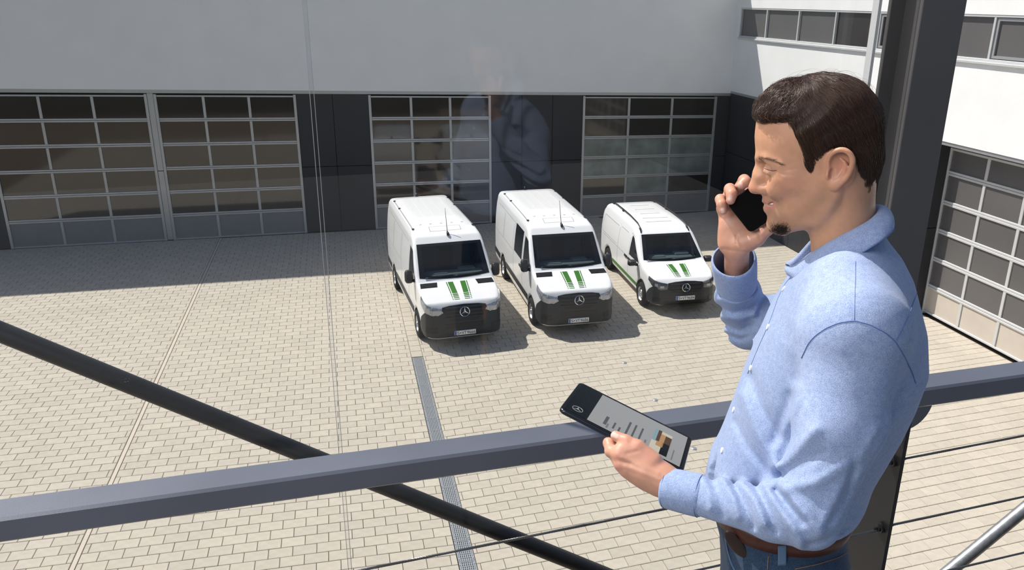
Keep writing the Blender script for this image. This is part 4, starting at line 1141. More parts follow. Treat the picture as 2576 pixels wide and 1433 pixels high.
def tint_head(V):
    px, py = px_of(V); c = np.tile(base, (len(V), 1))
    def mixc(w_, col): 
        nonlocal c; c = c*(1-w_[:, None])+np.array(col)*w_[:, None]
    mixc(.45*np.exp(-(((px-1975)/40)**2+((py-465)/30)**2)), (.60, .27, .18))
    mixc(.55*np.exp(-(((px-1893)/16)**2+((py-475)/14)**2)), (.58, .25, .17))
    mixc(.55*np.exp(-(((px-2115)/38)**2+((py-425)/52)**2)), (.60, .25, .17))
    # stubble on jaw, chin and upper lip
    mixc(.36*stroke(px, py, [(1945, 562), (1990, 562), (2040, 530), (2068, 490)], 20), (.26, .155, .105))
    mixc(.40*stroke(px, py, [(1923, 499), (1945, 500), (1957, 512)], 9), (.26, .145, .095))
    mixc(.30*stroke(px, py, [(1940, 540), (1965, 548)], 16), (.26, .155, .105))
    mixc(np.clip(1.1*stroke(px, py, [(1927, 522), (1938, 521), (1948, 517)], 5), 0, .9), (.56, .235, .19))
    mixc(np.clip(1.1*stroke(px, py, [(1921, 506), (1930, 508), (1950, 509)], 3.6), 0, 1), (.48, .21, .155))
    mixc(.5*stroke(px, py, [(1920, 420), (1938, 429), (1950, 428)], 5), (.42, .21, .15))
    mixc(.55*np.exp(-(((px-1966)/24)**2+((py-578)/13)**2)), (.10, .06, .04))
    return c
def tint_hand(V, nails):
    px, py = px_of(V); c = np.tile(np.array([.60, .305, .205]), (len(V), 1))
    for (x, y, dx, dy, a) in nails:
        ca, sa = math.cos(a), math.sin(a); u_ = ((px-x)*ca+(py-y)*sa)/dx; v_ = (-(px-x)*sa+(py-y)*ca)/dy
        w_ = 1/(1+np.exp((u_**4+v_**4-1)*6)); c = c*(1-w_[:, None])+np.array([.72, .47, .40])*w_[:, None]
    return c
cl_ = tint_hand(LV, [(1546, 1094, 9, 6.5, .45)])
px, py = px_of(LV)
for q, r, k in (([(1553, 1152), (1556, 1178)], 12, .45), ([(1565, 1100), (1576, 1108)], 8, .3), ([(1605, 1128), (1640, 1150)], 22, .25)):
    w_ = k*stroke(px, py, q, r); cl_ = cl_*(1-w_[:, None])+np.array([.60, .24, .18])*w_[:, None]
cr_ = tint_hand(RV, [(1860.5, 464, 8, 5.5, -.5), (1837, 498, 5.5, 8, .15), (1818, 529, 4.5, 7, 0)])
AV = np.concatenate([HV, LV, RV, BV]); AF = np.concatenate([HF, LF+len(HV), RF+len(HV)+len(LV), BF+len(HV)+len(LV)+len(RV)])
AC = np.concatenate([tint_head(HV), cl_, cr_, np.tile(base, (len(BV), 1))])
person = empty('person', tuple(PB)); tag(person, 'man in a blue shirt and jeans, phone at his ear, tablet in hand', 'person')
def pmesh(name, V, F, m, parent=None, smooth=True):
    return fast_mesh(name, to_world(np.asarray(V)), F, m, parent or person, smooth)
body = pmesh('body', AV, AF, 'skin')
ca_ = body.data.color_attributes.new('tint', 'FLOAT_COLOR', 'POINT')
ca_.data.foreach_set('color', np.concatenate([AC, np.ones((len(AC), 1))], 1).astype(np.float32).ravel())
# ------------------------------------------------------------------ hair
mat('button', (.78, .78, .76), .3, spec=.6)
mat('hair', (0.020, 0.0095, 0.006), 0.38, spec=0.45, var=0.35, vscale=30)
mat('hair_strand', (0.058, 0.027, 0.014), 0.34, spec=0.6, rnd=0.5)
mat('brow_hair', (0.15, 0.078, 0.045), 0.6, rnd=0.3)
hair_poly = [(1880, 309), (1915, 313), (1950, 310), (1982, 305), (1996, 330), (2010, 358), (2020, 385), (2022, 415), (2028, 432), (2040, 440), (2053, 436), (2063, 408), (2076, 384), (2092, 374), (2116, 369), (2142, 376), (2155, 396), (2157, 420), (2152, 445), (2150, 470), (2162, 497), (2185, 510), (2215, 515), (2290, 520), (2290, 120), (1840, 120), (1840, 309)]
HP = np.array([L(x, y, .068)[[0, 2]] for x, y in hair_poly])
def hair_outer(P):
    Q = sym(P)
    d = d_ell(Q, L(2070, 322), (.0925, .0815, .0885))
    d = smin(d, d_ell(Q, L(1972, 268), (.036, .050, .031)), .045)
    d = smin(d, d_ell(Q, L(1936, 284), (.019, .042, .0155)), .02)
    d = smin(d, d_chain(Q, [L(2168, 400, .0), L(2168, 485, .0)], [.032, .021]), .03)
    d = smin(d, d_chain(Q, [L(2148, 400, .045), L(2160, 480, .035)], [.026, .015]), .03)
    d = smin(d, d_chain(Q, [L(2020, 350, .062), L(2033, 415, .066), L(2040, 432, .067)], [.012, .0075, .004]), .012)
    return d
def hair_d(P):
    d = hair_outer(P)
    # combed locks: long soft grooves running with the strands
    f, s, u = P[..., 0], P[..., 1], P[..., 2]
    a = (f*.75+u*.66)*105+np.sin(u*60+s*25)*1.3+np.sin(f*41)*1.1
    q = np.sin(a)*.6+np.sin(a*2.3+s*60)*.4
    top = 1/(1+np.exp(-(u-uy(300))/.02)); frt = 1/(1+np.exp(-(f-L(1985, 280)[0])/.012))
    d = d-q*.0011
    b = np.sin(s*130+f*70+np.sin(u*90)*1.2)*np.sin(f*160+u*120+s*40)
    d = d-b*.0022*top*frt
    return smax(d, poly_sdf(np.stack([f, u], -1), HP), .008)
HAV, HAF = sdf_mesh(hair_d, L(2260, 530)-np.array([.0, .10, .01]), L(1870, 170)+np.array([.0, .10, .02]), .0026)
hair = pmesh('hair', HAV, HAF, 'hair'); tag(hair, 'short dark brown hair combed back at the sides')
def grad(fn, P, e=.0008):
    g = np.stack([fn(P+np.eye(3)[i]*e)-fn(P-np.eye(3)[i]*e) for i in range(3)], -1)
    return g/np.maximum(np.linalg.norm(g, axis=-1, keepdims=True), 1e-9)
def strands(name, roots, field, length, r, m, parent, nseg=7, lift=.0012, fn=hair_d, jitter=.25, seed=1, taper=True, clump=None):
    rg = np.random.default_rng(seed)
    P = roots.copy(); N = len(P); pts = []
    ln = length*rg.uniform(.6, 1.2, N); base_l = lift*rg.uniform(.2, 1.3, N)
    jit = rg.normal(0, jitter, (N, 3))
    for i in range(nseg+1):
        n = grad(fn, P); d0 = fn(P)
        P = P-n*d0[:, None]
        pts.append(P+n*(base_l*(.25+1.0*np.sin(math.pi*min(i/nseg*.9+.05, 1))))[:, None])
        v = field(P)+jit; v = v-n*(v*n).sum(-1, keepdims=True); v /= np.maximum(np.linalg.norm(v, axis=-1, keepdims=True), 1e-9)
        P = P+v*(ln/nseg)[:, None]
    pts = np.stack(pts, 1)                          # N, k, 3
    k = nseg+1
    T = np.gradient(pts, axis=1); T /= np.maximum(np.linalg.norm(T, axis=-1, keepdims=True), 1e-9)
    A = np.cross(T, rg.normal(size=(N, 1, 3))); A /= np.maximum(np.linalg.norm(A, axis=-1, keepdims=True), 1e-9); Bv = np.cross(T, A)
    rad = r*np.linspace(1, .25, k)[None, :, None] if taper else r
    V = np.stack([pts+(A*math.cos(a)+Bv*math.sin(a))*rad for a in (0, 2.094, 4.189)], 2).reshape(-1, 3)
    bi = (np.arange(N)[:, None]*k+np.arange(k-1)[None])*3
    F = np.concatenate([np.stack([bi+j, bi+(j+1) % 3, bi+3+(j+1) % 3, bi+3+j], -1).reshape(-1, 4) for j in range(3)])
    o = pmesh(name, V, F, m, parent); return o
rg = np.random.default_rng(5)
ok = HAV[(hair_outer(HAV) > -.006)]
def hair_field(P):
    f, s, u = P[..., 0], P[..., 1], P[..., 2]
    top = 1/(1+np.exp(-(u-uy(262))/.016)); frt = 1/(1+np.exp(-(f-L(2010, 280)[0])/.02)); low = 1/(1+np.exp((u-uy(420))/.015))
    side = np.stack([-.55+0*f, 0*f, -.85+0*f], -1)
    fwd = np.stack([.75+0*f, np.sign(s)*.35, -.25+.55*np.sin(f*120+s*60)], -1)
    crown = np.stack([-.85+0*f, np.sign(s)*.4, -.5+0*f], -1)
    dn_ = np.stack([-.15+0*f, 0*f, -1+0*f], -1)
    v = side*(1-top)[:, None]+crown*top[:, None]
    w_ = (frt*np.clip(top+.4*frt, 0, 1))[:, None]; v = v*(1-w_)+fwd*w_
    return v*(1-low[:, None])+dn_*low[:, None]
roots = ok[rg.integers(0, len(ok), 15000)]
strands('hair_strands', roots, hair_field, .040, .00026, 'hair_strand', hair, 6, .0013, hair_d, .13)['kind'] = 'stuff'
ft = ok[(ok[:, 0] > L(1990, 300)[0]) & (ok[:, 2] > uy(312))]
strands('fringe_strands', ft[rg.integers(0, len(ft), 1500)], hair_field, .022, .00028, 'hair_strand', hair, 6, .0030, hair_d, .30, 3)['kind'] = 'stuff'
# flyaway hairs on the crown
fly = ok[(ok[:, 2] > uy(215))]
strands('flyaway_hairs', fly[rg.integers(0, len(fly), 60)], lambda P: np.stack([-.7+0*P[:, 0], 0*P[:, 0], .1+0*P[:, 0]], -1), .045, .00014, 'hair_strand', hair, 9, .006, hair_outer, .5, 9)['kind'] = 'stuff'
# eyebrow, lashes, goatee
def on_skin(px, py, s0):
    """drop photo pixels onto the head along the viewing ray"""
    px = np.asarray(px, float); py = np.asarray(py, float)
    d = np.stack([ray(x, y) for x, y in zip(px.ravel(), py.ravel())]); d /= np.linalg.norm(d, axis=1, keepdims=True)
    t = np.full(len(d), .95)
    for _ in range(60): t = t+skin_head(loc_of(_C+d*t[:, None]))*.8
    return loc_of(_C+d*t[:, None])
rg = np.random.default_rng(11)
n = 130; tt = rg.uniform(0, 1, n); bx = 1907+58*tt; by = 396+2*tt+15*tt*tt+rg.normal(0, 1.2+1.3*(1-tt), n)
BR = on_skin(bx, by, .05)
strands('eyebrow', BR, lambda P: np.stack([-.9+0*P[:, 0], .2+0*P[:, 0], -.12+0*P[:, 0]], -1), .009, .00020, 'brow_hair', body, 4, .0006, skin_head, .2, 4)['kind'] = 'stuff'
bxm = BR.copy(); bxm[:, 1] *= -1
strands('eyebrow', bxm, lambda P: np.stack([-.9+0*P[:, 0], -.2+0*P[:, 0], -.12+0*P[:, 0]], -1), .009, .00020, 'brow_hair', body, 4, .0006, skin_head, .2, 4)['kind'] = 'stuff'
# goatee on the chin, thin moustache line
n = 4200; g1 = np.stack([rg.uniform(1934, 1990, n), rg.uniform(548, 592, n)], -1); wgt = np.exp(-(((g1[:, 0]-1964)/18)**2+((g1[:, 1]-578)/11)**2)); g1 = g1[rg.uniform(0, 1, n) < wgt*1.3]
G = on_skin(g1[:, 0], g1[:, 1], .0); G = G[np.abs(skin_head(G)) < .004]; G2 = G.copy(); G2[:, 1] *= -1
strands('goatee', np.concatenate([G, G2]), lambda P: np.stack([.35+0*P[:, 0], 0*P[:, 0], -.9+0*P[:, 0]], -1), .0045, .00016, 'hair', body, 4, .0009, skin_head, .22, 6)['kind'] = 'stuff'
n = 110; m1 = np.stack([rg.uniform(1921, 1958, n), rg.uniform(494, 507, n)], -1); M1 = on_skin(m1[:, 0], m1[:, 1], 0); M1 = M1[np.abs(skin_head(M1)) < .004]
strands('moustache_stubble', M1, lambda P: np.stack([-.2+0*P[:, 0], .3+0*P[:, 0], -.9+0*P[:, 0]], -1), .0018, .00006, 'brow_hair', body, 3, .0003, skin_head, .4, 7)['kind'] = 'stuff'
tm = MB(); tm.tube([tuple(p) for p in to_world(np.array([L(1930, 513, -.006), L(1931, 513, .004), L(1935, 513, .011), L(1946, 512, .0185)]))], [.0026, .0026, .0026, .0018], 8); tm.obj('teeth', 'button', body, smooth=True)
lx = np.linspace(1922, 1955, 14); ly = 422.5+(lx-1922)*.16+3.5*np.sin((lx-1922)/33*3.0)
LP = on_skin(lx, ly, .04); lm = MB(); gN = grad(skin_head, LP); lm.tube([tuple(p) for p in to_world(LP+gN*.0002)], [.00015]+[.00045]*12+[.0001], 5); lm.obj('eyelashes', 'hair', body, smooth=True)
LPm = LP.copy(); LPm[:, 1] *= -1; gN[:, 1] *= -1; lm = MB(); lm.tube([tuple(p) for p in to_world(LPm+gN*.0002)], .0006, 5); lm.obj('eyelashes', 'hair', body, smooth=True)

# ------------------------------------------------------------------ clothes
def cloth_mat(name, ca, cb, scale, rough, bump=.4):
    m = bpy.data.materials.new(name); m.use_nodes = True; MATS[name] = m
    n = m.node_tree.nodes; l = m.node_tree.links; b = n['Principled BSDF']
    tc = n.new('ShaderNodeTexCoord'); sep = n.new('ShaderNodeSeparateXYZ'); mp = n.new('ShaderNodeMapping')
    mp.inputs['Rotation'].default_value = (0.5, 0.35, 0.4); l.new(tc.outputs['Object'], mp.inputs['Vector']); l.new(mp.outputs[0], sep.inputs[0])
    wv = n.new('ShaderNodeTexNoise'); wv.inputs['Scale'].default_value = scale; wv.inputs['Detail'].default_value = 1.5; wv.inputs['Roughness'].default_value = .6; l.new(mp.outputs[0], wv.inputs['Vector'])
    mr = n.new('ShaderNodeMapRange'); mr.inputs[1].default_value = .28; mr.inputs[2].default_value = .72; l.new(wv.outputs['Fac'], mr.inputs[0])
    nz = n.new('ShaderNodeTexNoise'); nz.inputs['Scale'].default_value = 120; nz.inputs['Detail'].default_value = 4; l.new(tc.outputs['Object'], nz.inputs['Vector'])
    ad = n.new('ShaderNodeMath'); ad.operation = 'MULTIPLY_ADD'; ad.inputs[1].default_value = .5; ad.inputs[2].default_value = -.25; l.new(nz.outputs['Fac'], ad.inputs[0])
    sm = n.new('ShaderNodeMath'); sm.operation = 'ADD'; sm.use_clamp = True; l.new(mr.outputs[0], sm.inputs[0]); l.new(ad.outputs[0], sm.inputs[1])
    mx = n.new('ShaderNodeMix'); mx.data_type = 'RGBA'; mx.inputs['A'].default_value = (*ca, 1); mx.inputs['B'].default_value = (*cb, 1); l.new(sm.outputs[0], mx.inputs['Factor'])
    l.new(mx.outputs['Result'], b.inputs['Base Color']); b.inputs['Roughness'].default_value = rough; b.inputs['Specular IOR Level'].default_value = .2; b.inputs['Sheen Weight'].default_value = .15
    bp = n.new('ShaderNodeBump'); bp.inputs['Strength'].default_value = bump; bp.inputs['Distance'].default_value = .0006; l.new(sm.outputs[0], bp.inputs['Height']); l.new(bp.outputs[0], b.inputs['Normal'])
    return m
cloth_mat('shirt', (.14, .205, .39), (.455, .54, .745), 1150, .8)
cloth_mat('denim', (.012, .022, .045), (.045, .085, .15), 800, .85)
mat('shirt_seam', (.10, .16, .38), .8)
mat('button', (.78, .78, .76), .3, spec=.6)
mat('leather', (.085, .022, .012), .45, var=.2, vscale=40, bump=.1, bscale=300)
mat('leather_dark', (.030, .013, .010), .4, var=.2, vscale=40)
mat('stitch', (.30, .15, .06), .8)
mat('denim_edge', (.10, .17, .27), .85)
mat('shoe', (.045, .025, .018), .45)
def c4(pts): return [(1740+x/1.8076, 640+y/1.8076) for x, y in pts]
SLL = [L(2150, 845, .160), L(2112, 1060, .205), L(2032, 1292, .245), L(1950, 1290, .235), L(1760, 1246, .195)]
SLLr = [.074, .064, .050, .043, .034]
SLR = [L(2080, 800, -.165), L(1884, 816, -.325), L(1856, 738, -.235), L(1852, 690, -.165)]
SLRr = [.074, .052, .044, .037]
# folds drawn over the photograph: (polyline, radius px, depth m, which side of the man)
FOLDS = [
    (c4([(380, 1070), (440, 1145), (505, 1220)]), 8, -.005), (c4([(335, 1045), (400, 1160), (470, 1260), (500, 1320)]), 11, .006), (c4([(395, 1040), (470, 1120), (540, 1200), (580, 1270)]), 12, .006),
    (c4([(230, 1040), (290, 1120), (330, 1230)]), 10, .0055), (c4([(190, 1045), (245, 1140), (280, 1240)]), 8, -.0055), (c4([(140, 1020), (190, 1110), (210, 1200)]), 9, .005), (c4([(290, 1050), (350, 1160), (385, 1260)]), 8, -.005),
    (c4([(90, 1020), (130, 1100), (140, 1190)]), 8, -.004), (c4([(50, 1020), (80, 1090), (85, 1160)]), 8, .004),
    (c4([(478, 610), (470, 670), (430, 760), (385, 900), (360, 1020)]), 14, .004), (c4([(448, 640), (440, 690), (412, 760), (380, 850)]), 12, -.003),
    (c4([(560, 800), (480, 880), (400, 960)]), 18, .005), (c4([(600, 900), (520, 945), (440, 985)]), 14, -.003), (c4([(700, 960), (560, 1040), (430, 1060)]), 16, .004),
    (c4([(870, 800), (800, 920), (690, 1080)]), 14, -.003), (c4([(930, 720), (860, 860), (760, 1020)]), 14, .003), (c4([(850, 800), (760, 960), (640, 1130), (600, 1240)]), 16, .004),
    (c4([(270, 560), (320, 700), (395, 830)]), 14, -.0045), (c4([(230, 640), (290, 800), (380, 960)]), 14, .004), (c4([(200, 760), (260, 880), (350, 990)]), 10, -.003),
    (c4([(700, 1240), (600, 1300), (520, 1320)]), 8, -.003),
    (c4([(740, 960), (700, 1100), (620, 1230)]), 9, -.004),
    (c4([(120, 235), (190, 262), (280, 235), (302, 190)]), 7, -.005), (c4([(118, 205), (200, 222), (295, 190)]), 8, .004), (c4([(150, 320), (220, 345), (280, 320)]), 7, -.0055), (c4([(135, 285), (215, 300), (285, 270)]), 8, .0045),
    (c4([(160, 365), (220, 385), (265, 370)]), 6, -.005), (c4([(300, 170), (290, 260), (270, 380)]), 10, .004), (c4([(115, 160), (180, 175), (260, 160)]), 7, -.003),
]
BU0, BU1 = L(2000, 1400, .16)[2], L(2000, 1360, .16)[2]
HEM = BU1-.002
def shirt_d(P):
    u = P[..., 2]
    d = torso_d(P)-.009*np.exp(-((u-BU1-.01)/.045)**2)
    d = smax(d, u-L(2100, 605)[2]-(L(2130, 600)[0]-P[..., 0])*.55, .02)
    d = smax(d, HEM-u, .005)
    # shoulders
    d = smin(d, d_seg(P, L(2135, 735, .105), L(2155, 810, .165), .055, .070), .065)
    d = smin(d, d_seg(P, L(2110, 735, -.105), L(2100, 790, -.16), .055, .070), .065)
    la = d_chain(P, SLL, SLLr, .02)
    la = smin(la, d_ell(P, L(2045, 1318, .245), (.030, .034, .030)), .02)
    d = smin(d, la, .014)
    ra_ = d_chain(P, SLR, SLRr, .02)
    d = smin(d, ra_, .022)
    px, py = px_of(P)
    near = 1/(1+np.exp(-(P[..., 1]-.02)/.02)); far = ((P[..., 1] < -.03) & (px < 1915))*1.0
    for i, (pts, r, a) in enumerate(FOLDS):
        wgt = far if i >= len(FOLDS)-7 else near
        d = d-a*1.35*stroke(px, py, pts, r)*wgt
    return d
# cut the sleeve ends so that the cuffs take over
lw0, lw1 = L(1672, 1226, .187), L(1766, 1248, .198); lwd = (lw1-lw0)/np.linalg.norm(lw1-lw0)
rw0, rw1 = L(1846, 652, -.135), L(1853, 722, -.205); rwd = (rw1-rw0)/np.linalg.norm(rw1-rw0)
def shirt_cut(P):
    d = shirt_d(P)
    a = (P-(lw1-lwd*.012))@lwd; b = np.linalg.norm(P-lw1, axis=-1)
    d = np.where(b < .14, np.maximum(d, -a), d)
    a = (P-(rw1-rwd*.012))@rwd; b = np.linalg.norm(P-rw1, axis=-1)
    d = np.where(b < .14, np.maximum(d, -a), d)
    return d
print('shirt...')
SV, SF = sdf_mesh(shirt_cut, (L(2350, 800)[0]-.06, -.43, HEM-.02), (L(1740, 1240, .2)[0]+.06, .36, L(2200, 540)[2]+.03), .0039)
SV = relax(SV, SF, 2, .4)
shirt = pmesh('shirt', SV, SF, 'shirt'); tag(shirt, 'light blue woven button-down shirt')
def on_shirt(px, py, lift=.0008, fn=shirt_d):
    d = np.stack([ray(x, y) for x, y in zip(px, py)]); d /= np.linalg.norm(d, axis=1, keepdims=True)
    t = np.full(len(d), .8)
    for _ in range(90): t = np.minimum(t+fn(loc_of(_C+d*t[:, None]))*.6, 2.4)
    P = loc_of(_C+d*t[:, None]); return P+grad(fn, P)*lift
def dense(pts, step=7):
    out = []
    for a, b in zip(pts[:-1], pts[1:]):
        n = max(1, int(math.hypot(b[0]-a[0], b[1]-a[1])/step))
        out += [(a[0]+(b[0]-a[0])*i/n, a[1]+(b[1]-a[1])*i/n) for i in range(n)]
    return np.array(out+[pts[-1]], float)
def seam(name, pts, r, m, parent, fn=shirt_d, lift=.0003):
    q = dense(pts); P = on_shirt(q[:, 0], q[:, 1], lift, fn)
    keep = [0]
    for i in range(1, len(P)):
        if np.linalg.norm(P[i]-P[keep[-1]]) < .05: keep.append(i)
    P = P[keep]; P[1:-1] = (P[:-2]+2*P[1:-1]+P[2:])/4
    mb = MB(); mb.tube([tuple(p) for p in to_world(P)], r, 5); return mb.obj(name, m, parent, smooth=True)
seam('armhole_seam', c4([(500, 470), (530, 405), (560, 370), (610, 335), (670, 310), (740, 300), (810, 318), (880, 355), (925, 395), (965, 460), (1000, 530), (1018, 585)]), .0008, 'shirt_seam', shirt)
seam('yoke_seam', c4([(745, 30), (745, 110), (742, 200), (740, 298)]), .00035, 'shirt_seam', shirt)
seam('yoke_seam', c4([(1025, 170), (990, 270), (955, 340), (930, 388)]), .0006, 'shirt_seam', shirt)
seam('placket_edge', c4([(452, 100), (420, 140), (392, 200), (372, 260), (345, 330), (300, 430), (255, 540)]), .0005, 'shirt_seam', shirt)
for x, y in ((1972, 726), (1932, 822), (1889, 925), (1846, 1030), (1817, 1132)):
    P = on_shirt([x], [y], .0)[0]; N = grad(shirt_d, P[None])[0]
    mb = MB(); a = to_world(P-N*.0005); b = to_world(P+N*.0018); c = to_world(P+N*.0014); mb.tube([tuple(a), tuple(b)], .0052, 16); mb.obj('button', 'button', shirt)
# collar: leaf folded over a stand, both sides alike
fold_px = [(2214, 522, 0), (2207, 534, .028), (2180, 556, .052), (2135, 580, .062), (2085, 606, .058), (2043, 632, .043), (2005, 660, .022), (1986, 672, .006)]
edge_px = [(2246, 568, 0), (2246, 580, .050), (2220, 604, .085), (2165, 640, .098), (2110, 672, .095), (2068, 698, .086), (2031, 722, .070), (1982, 690, .018)]
fo = catmull([L(*p) for p in fold_px]); ed = catmull([L(*p) for p in edge_px])
fo = np.concatenate([(fo*S2)[::-1][:-1], fo]); ed = np.concatenate([(ed*S2)[::-1][:-1], ed])
ctr = L(2110, 620)
rows_ = []
for v in np.linspace(0, 1, 7):
    p = fo*(1-v)+ed*v; o_ = p-ctr; o_[:, 2] = 0; o_ /= np.maximum(np.linalg.norm(o_, axis=1, keepdims=True), 1e-6)
    rows_.append(p+o_*.008*math.sin(math.pi*v)+np.array([0, 0, .004*math.sin(math.pi*v)]))
inner = []
for v in np.linspace(0, 1, 5)[1:]:
    o_ = fo-ctr; o_[:, 2] = 0; o_ /= np.maximum(np.linalg.norm(o_, axis=1, keepdims=True), 1e-6)
    inner.append(fo-o_*(.004+.0*v)-np.array([0, 0, .036*v]))
G = np.array(inner[::-1]+rows_); kR, kC = G.shape[:2]
Fg = np.array([[r*kC+c, r*kC+c+1, (r+1)*kC+c+1, (r+1)*kC+c] for r in range(kR-1) for c in range(kC-1)])
collar = pmesh('collar', G.reshape(-1, 3), Fg, 'shirt', shirt)
md = collar.modifiers.new('thickness', 'SOLIDIFY'); md.thickness = .0032; md.offset = 0
md = collar.modifiers.new('smooth', 'SUBSURF'); md.levels = 1; md.render_levels = 1
mb = MB(); st_ = rows_[6]*.86+rows_[4]*.14; nrm_ = st_-ctr; nrm_[:, 2] = 0; nrm_ /= np.linalg.norm(nrm_, axis=1, keepdims=True)
mb.tube([tuple(p) for p in to_world(st_+nrm_*.0026)], .0006, 4); mb.obj('collar_stitch', 'shirt_seam', collar, smooth=True)
# cuffs
def cuff(a, b, ra, rb, sq, name_, up=(0, 1, 0), flare=None):
    ax = (b-a)/np.linalg.norm(b-a); x_ = np.cross(ax, up); x_ /= np.linalg.norm(x_); y_ = np.cross(ax, x_)
    n = 40; rowsc = []
    for v, r, o_ in [(0.0, ra, -.003), (0.0, ra, .0), (.08, ra*1.03, .001), (.5, (ra+rb)/2*1.03, .001), (.93, rb*1.02, .001), (1.0, rb*.99, .0), (1.06, rb*.94, -.002)]:
        ring = []
        for k in range(n):
            t = 2*math.pi*k/n; rr = (r+o_)*(1+.02*math.sin(3*t+1))
            off = flare(t, v) if flare else 0
            ring.append(a+(b-a)*v+(x_*math.cos(t)*(rr+off)+y_*math.sin(t)*(rr+off)*sq))
        rowsc.append(ring)
    V = np.array(rowsc).reshape(-1, 3); F = np.array([[i*n+k, i*n+(k+1) % n, (i+1)*n+(k+1) % n, (i+1)*n+k] for i in range(len(rowsc)-1) for k in range(n)])
    o = pmesh('cuff', V, F, 'shirt', shirt)
    m1 = o.modifiers.new('thickness', 'SOLIDIFY'); m1.thickness = .003; m1.offset = 0
    m2 = o.modifiers.new('smooth', 'SUBSURF'); m2.levels = 1; m2.render_levels = 2
    for vv in (.05, .95):
        mb = MB(); mb.tube([tuple(p) for p in to_world(np.array([a+(b-a)*vv+(x_*math.cos(t)+y_*math.sin(t)*sq)*((ra+(rb-ra)*vv)*1.03+.0012) for t in np.linspace(0, 2*math.pi, 49)]))], .0005, 4, False); mb.obj('cuff_stitch', 'shirt_seam', o, smooth=True)
    return o
cuff(lw0, lw1, .0335, .0355, .92, 'left')
cuff(rw0, rw1, .0375, .0385, 1.0, 'right', (0, 1, 0), lambda t, v: .004*(1-v))
# ------------------------------------------------------------------ jeans, belt, shoes
def jeans_d(P):
    u = P[..., 2]
    d = smax(torso_d(P, .003), u-BU1+.004, .004)
    d = smax(d, L(1985, 1500)[2]-u, .05)
    for lg in (leg_l, leg_r): d = smin(d, d_chain(P, [lg[0], lg[1], lg[2]], [.098, .075, .062], .03), .035)
    px, py = px_of(P)
    for pts, r, a in (([(1820, 1350), (1830, 1400), (1838, 1440)], 6, .004), ([(1990, 1425), (2080, 1405), (2140, 1380)], 6, -.003), ([(2100, 1440), (2140, 1425)], 6, .003)):
        d = d-a*stroke(px, py, pts, r)*(P[..., 1] > 0)
    return d
JV, JF_ = sdf_mesh(jeans_d, (-.32, -.26, .06), (.36, .30, BU1+.02), .0065)
jeans = pmesh('jeans', relax(JV, JF_, 2, .4), JF_, 'denim'); tag(jeans, 'dark blue denim jeans')
def ring(u, grow, n=72, p=2.3):
    a, b = float(np.interp(u, TU, TF))+grow, float(np.interp(u, TU, TB))-grow; rs = float(np.interp(u, TU, TWd))+grow
    out = []
    for k in range(n):
        t = 2*math.pi*k/n; c, s_ = math.cos(t), math.sin(t)
        out.append(((a+b)/2+(a-b)/2*math.copysign(abs(c)**(2/p), c), rs*math.copysign(abs(s_)**(2/p), s_), u))
    return out
def band(name, u0, u1, g0, th, m, parent):
    rr = [ring(u0, g0), ring(u0, g0+th), ring((u0+u1)/2, g0+th*1.2), ring(u1, g0+th), ring(u1, g0)]
    n = 72; V = np.array(rr).reshape(-1, 3); F = [[i*n+k, i*n+(k+1) % n, ((i+1) % 5)*n+(k+1) % n, ((i+1) % 5)*n+k] for i in range(5) for k in range(n)]
    o = pmesh(name, V, np.array(F), m, parent); return o
belt = band('belt', BU0, BU1, .002, .0045, 'leather', person); tag(belt, 'brown leather belt')
def wallpx(px, py, fn=jeans_d, lift=.001): return on_shirt([px], [py], lift, fn)[0]
# belt loop, leather tab, pocket seams
def patch_px(name, quad, m, parent, th, fn, nu=6, nv=6, base_lift=0.0):
    q = np.array(quad, float); uu = np.linspace(0, 1, nu+1); vv = np.linspace(0, 1, nv+1)
    pts = [(q[0]*(1-a)+q[1]*a)*(1-b)+(q[3]*(1-a)+q[2]*a)*b for a in uu for b in vv]; pts = np.array(pts)
    P = on_shirt(pts[:, 0], pts[:, 1], base_lift, fn); N = grad(fn, P); Q = P+N*th; w_ = nv+1; nP = len(P)
    F = []
    for i in range(nu):
        for j in range(nv):
            a = i*w_+j; F.append([nP+a, nP+a+w_, nP+a+w_+1, nP+a+1])
    lp = [i*w_ for i in range(nu+1)]+[nu*w_+j for j in range(1, w_)]+[i*w_+nv for i in range(nu-1, -1, -1)]+[j for j in range(nv-1, 0, -1)]
    for a, b in zip(lp, lp[1:]+lp[:1]): F.append([a, b, nP+b, nP+a])
    return pmesh(name, np.concatenate([P, Q]), np.array(F), m, parent)
def belt_fn(P): return torso_d(P, .0065)
patch_px('belt_loop', [(1957, 1372), (1978, 1371), (1978, 1419), (1957, 1421)], 'denim_edge', jeans, .004, belt_fn)
seam('pocket_seam', [(1824, 1352), (1830, 1385), (1839, 1415), (1852, 1440)], .0016, 'denim_edge', jeans, jeans_d, .0006)
seam('pocket_seam', [(2000, 1431), (2060, 1418), (2110, 1402), (2138, 1386)], .0008, 'stitch', jeans, jeans_d, .0004)
seam('side_seam', [(1933, 1398), (1931, 1433)], .0008, 'stitch', jeans, jeans_d, .0004)
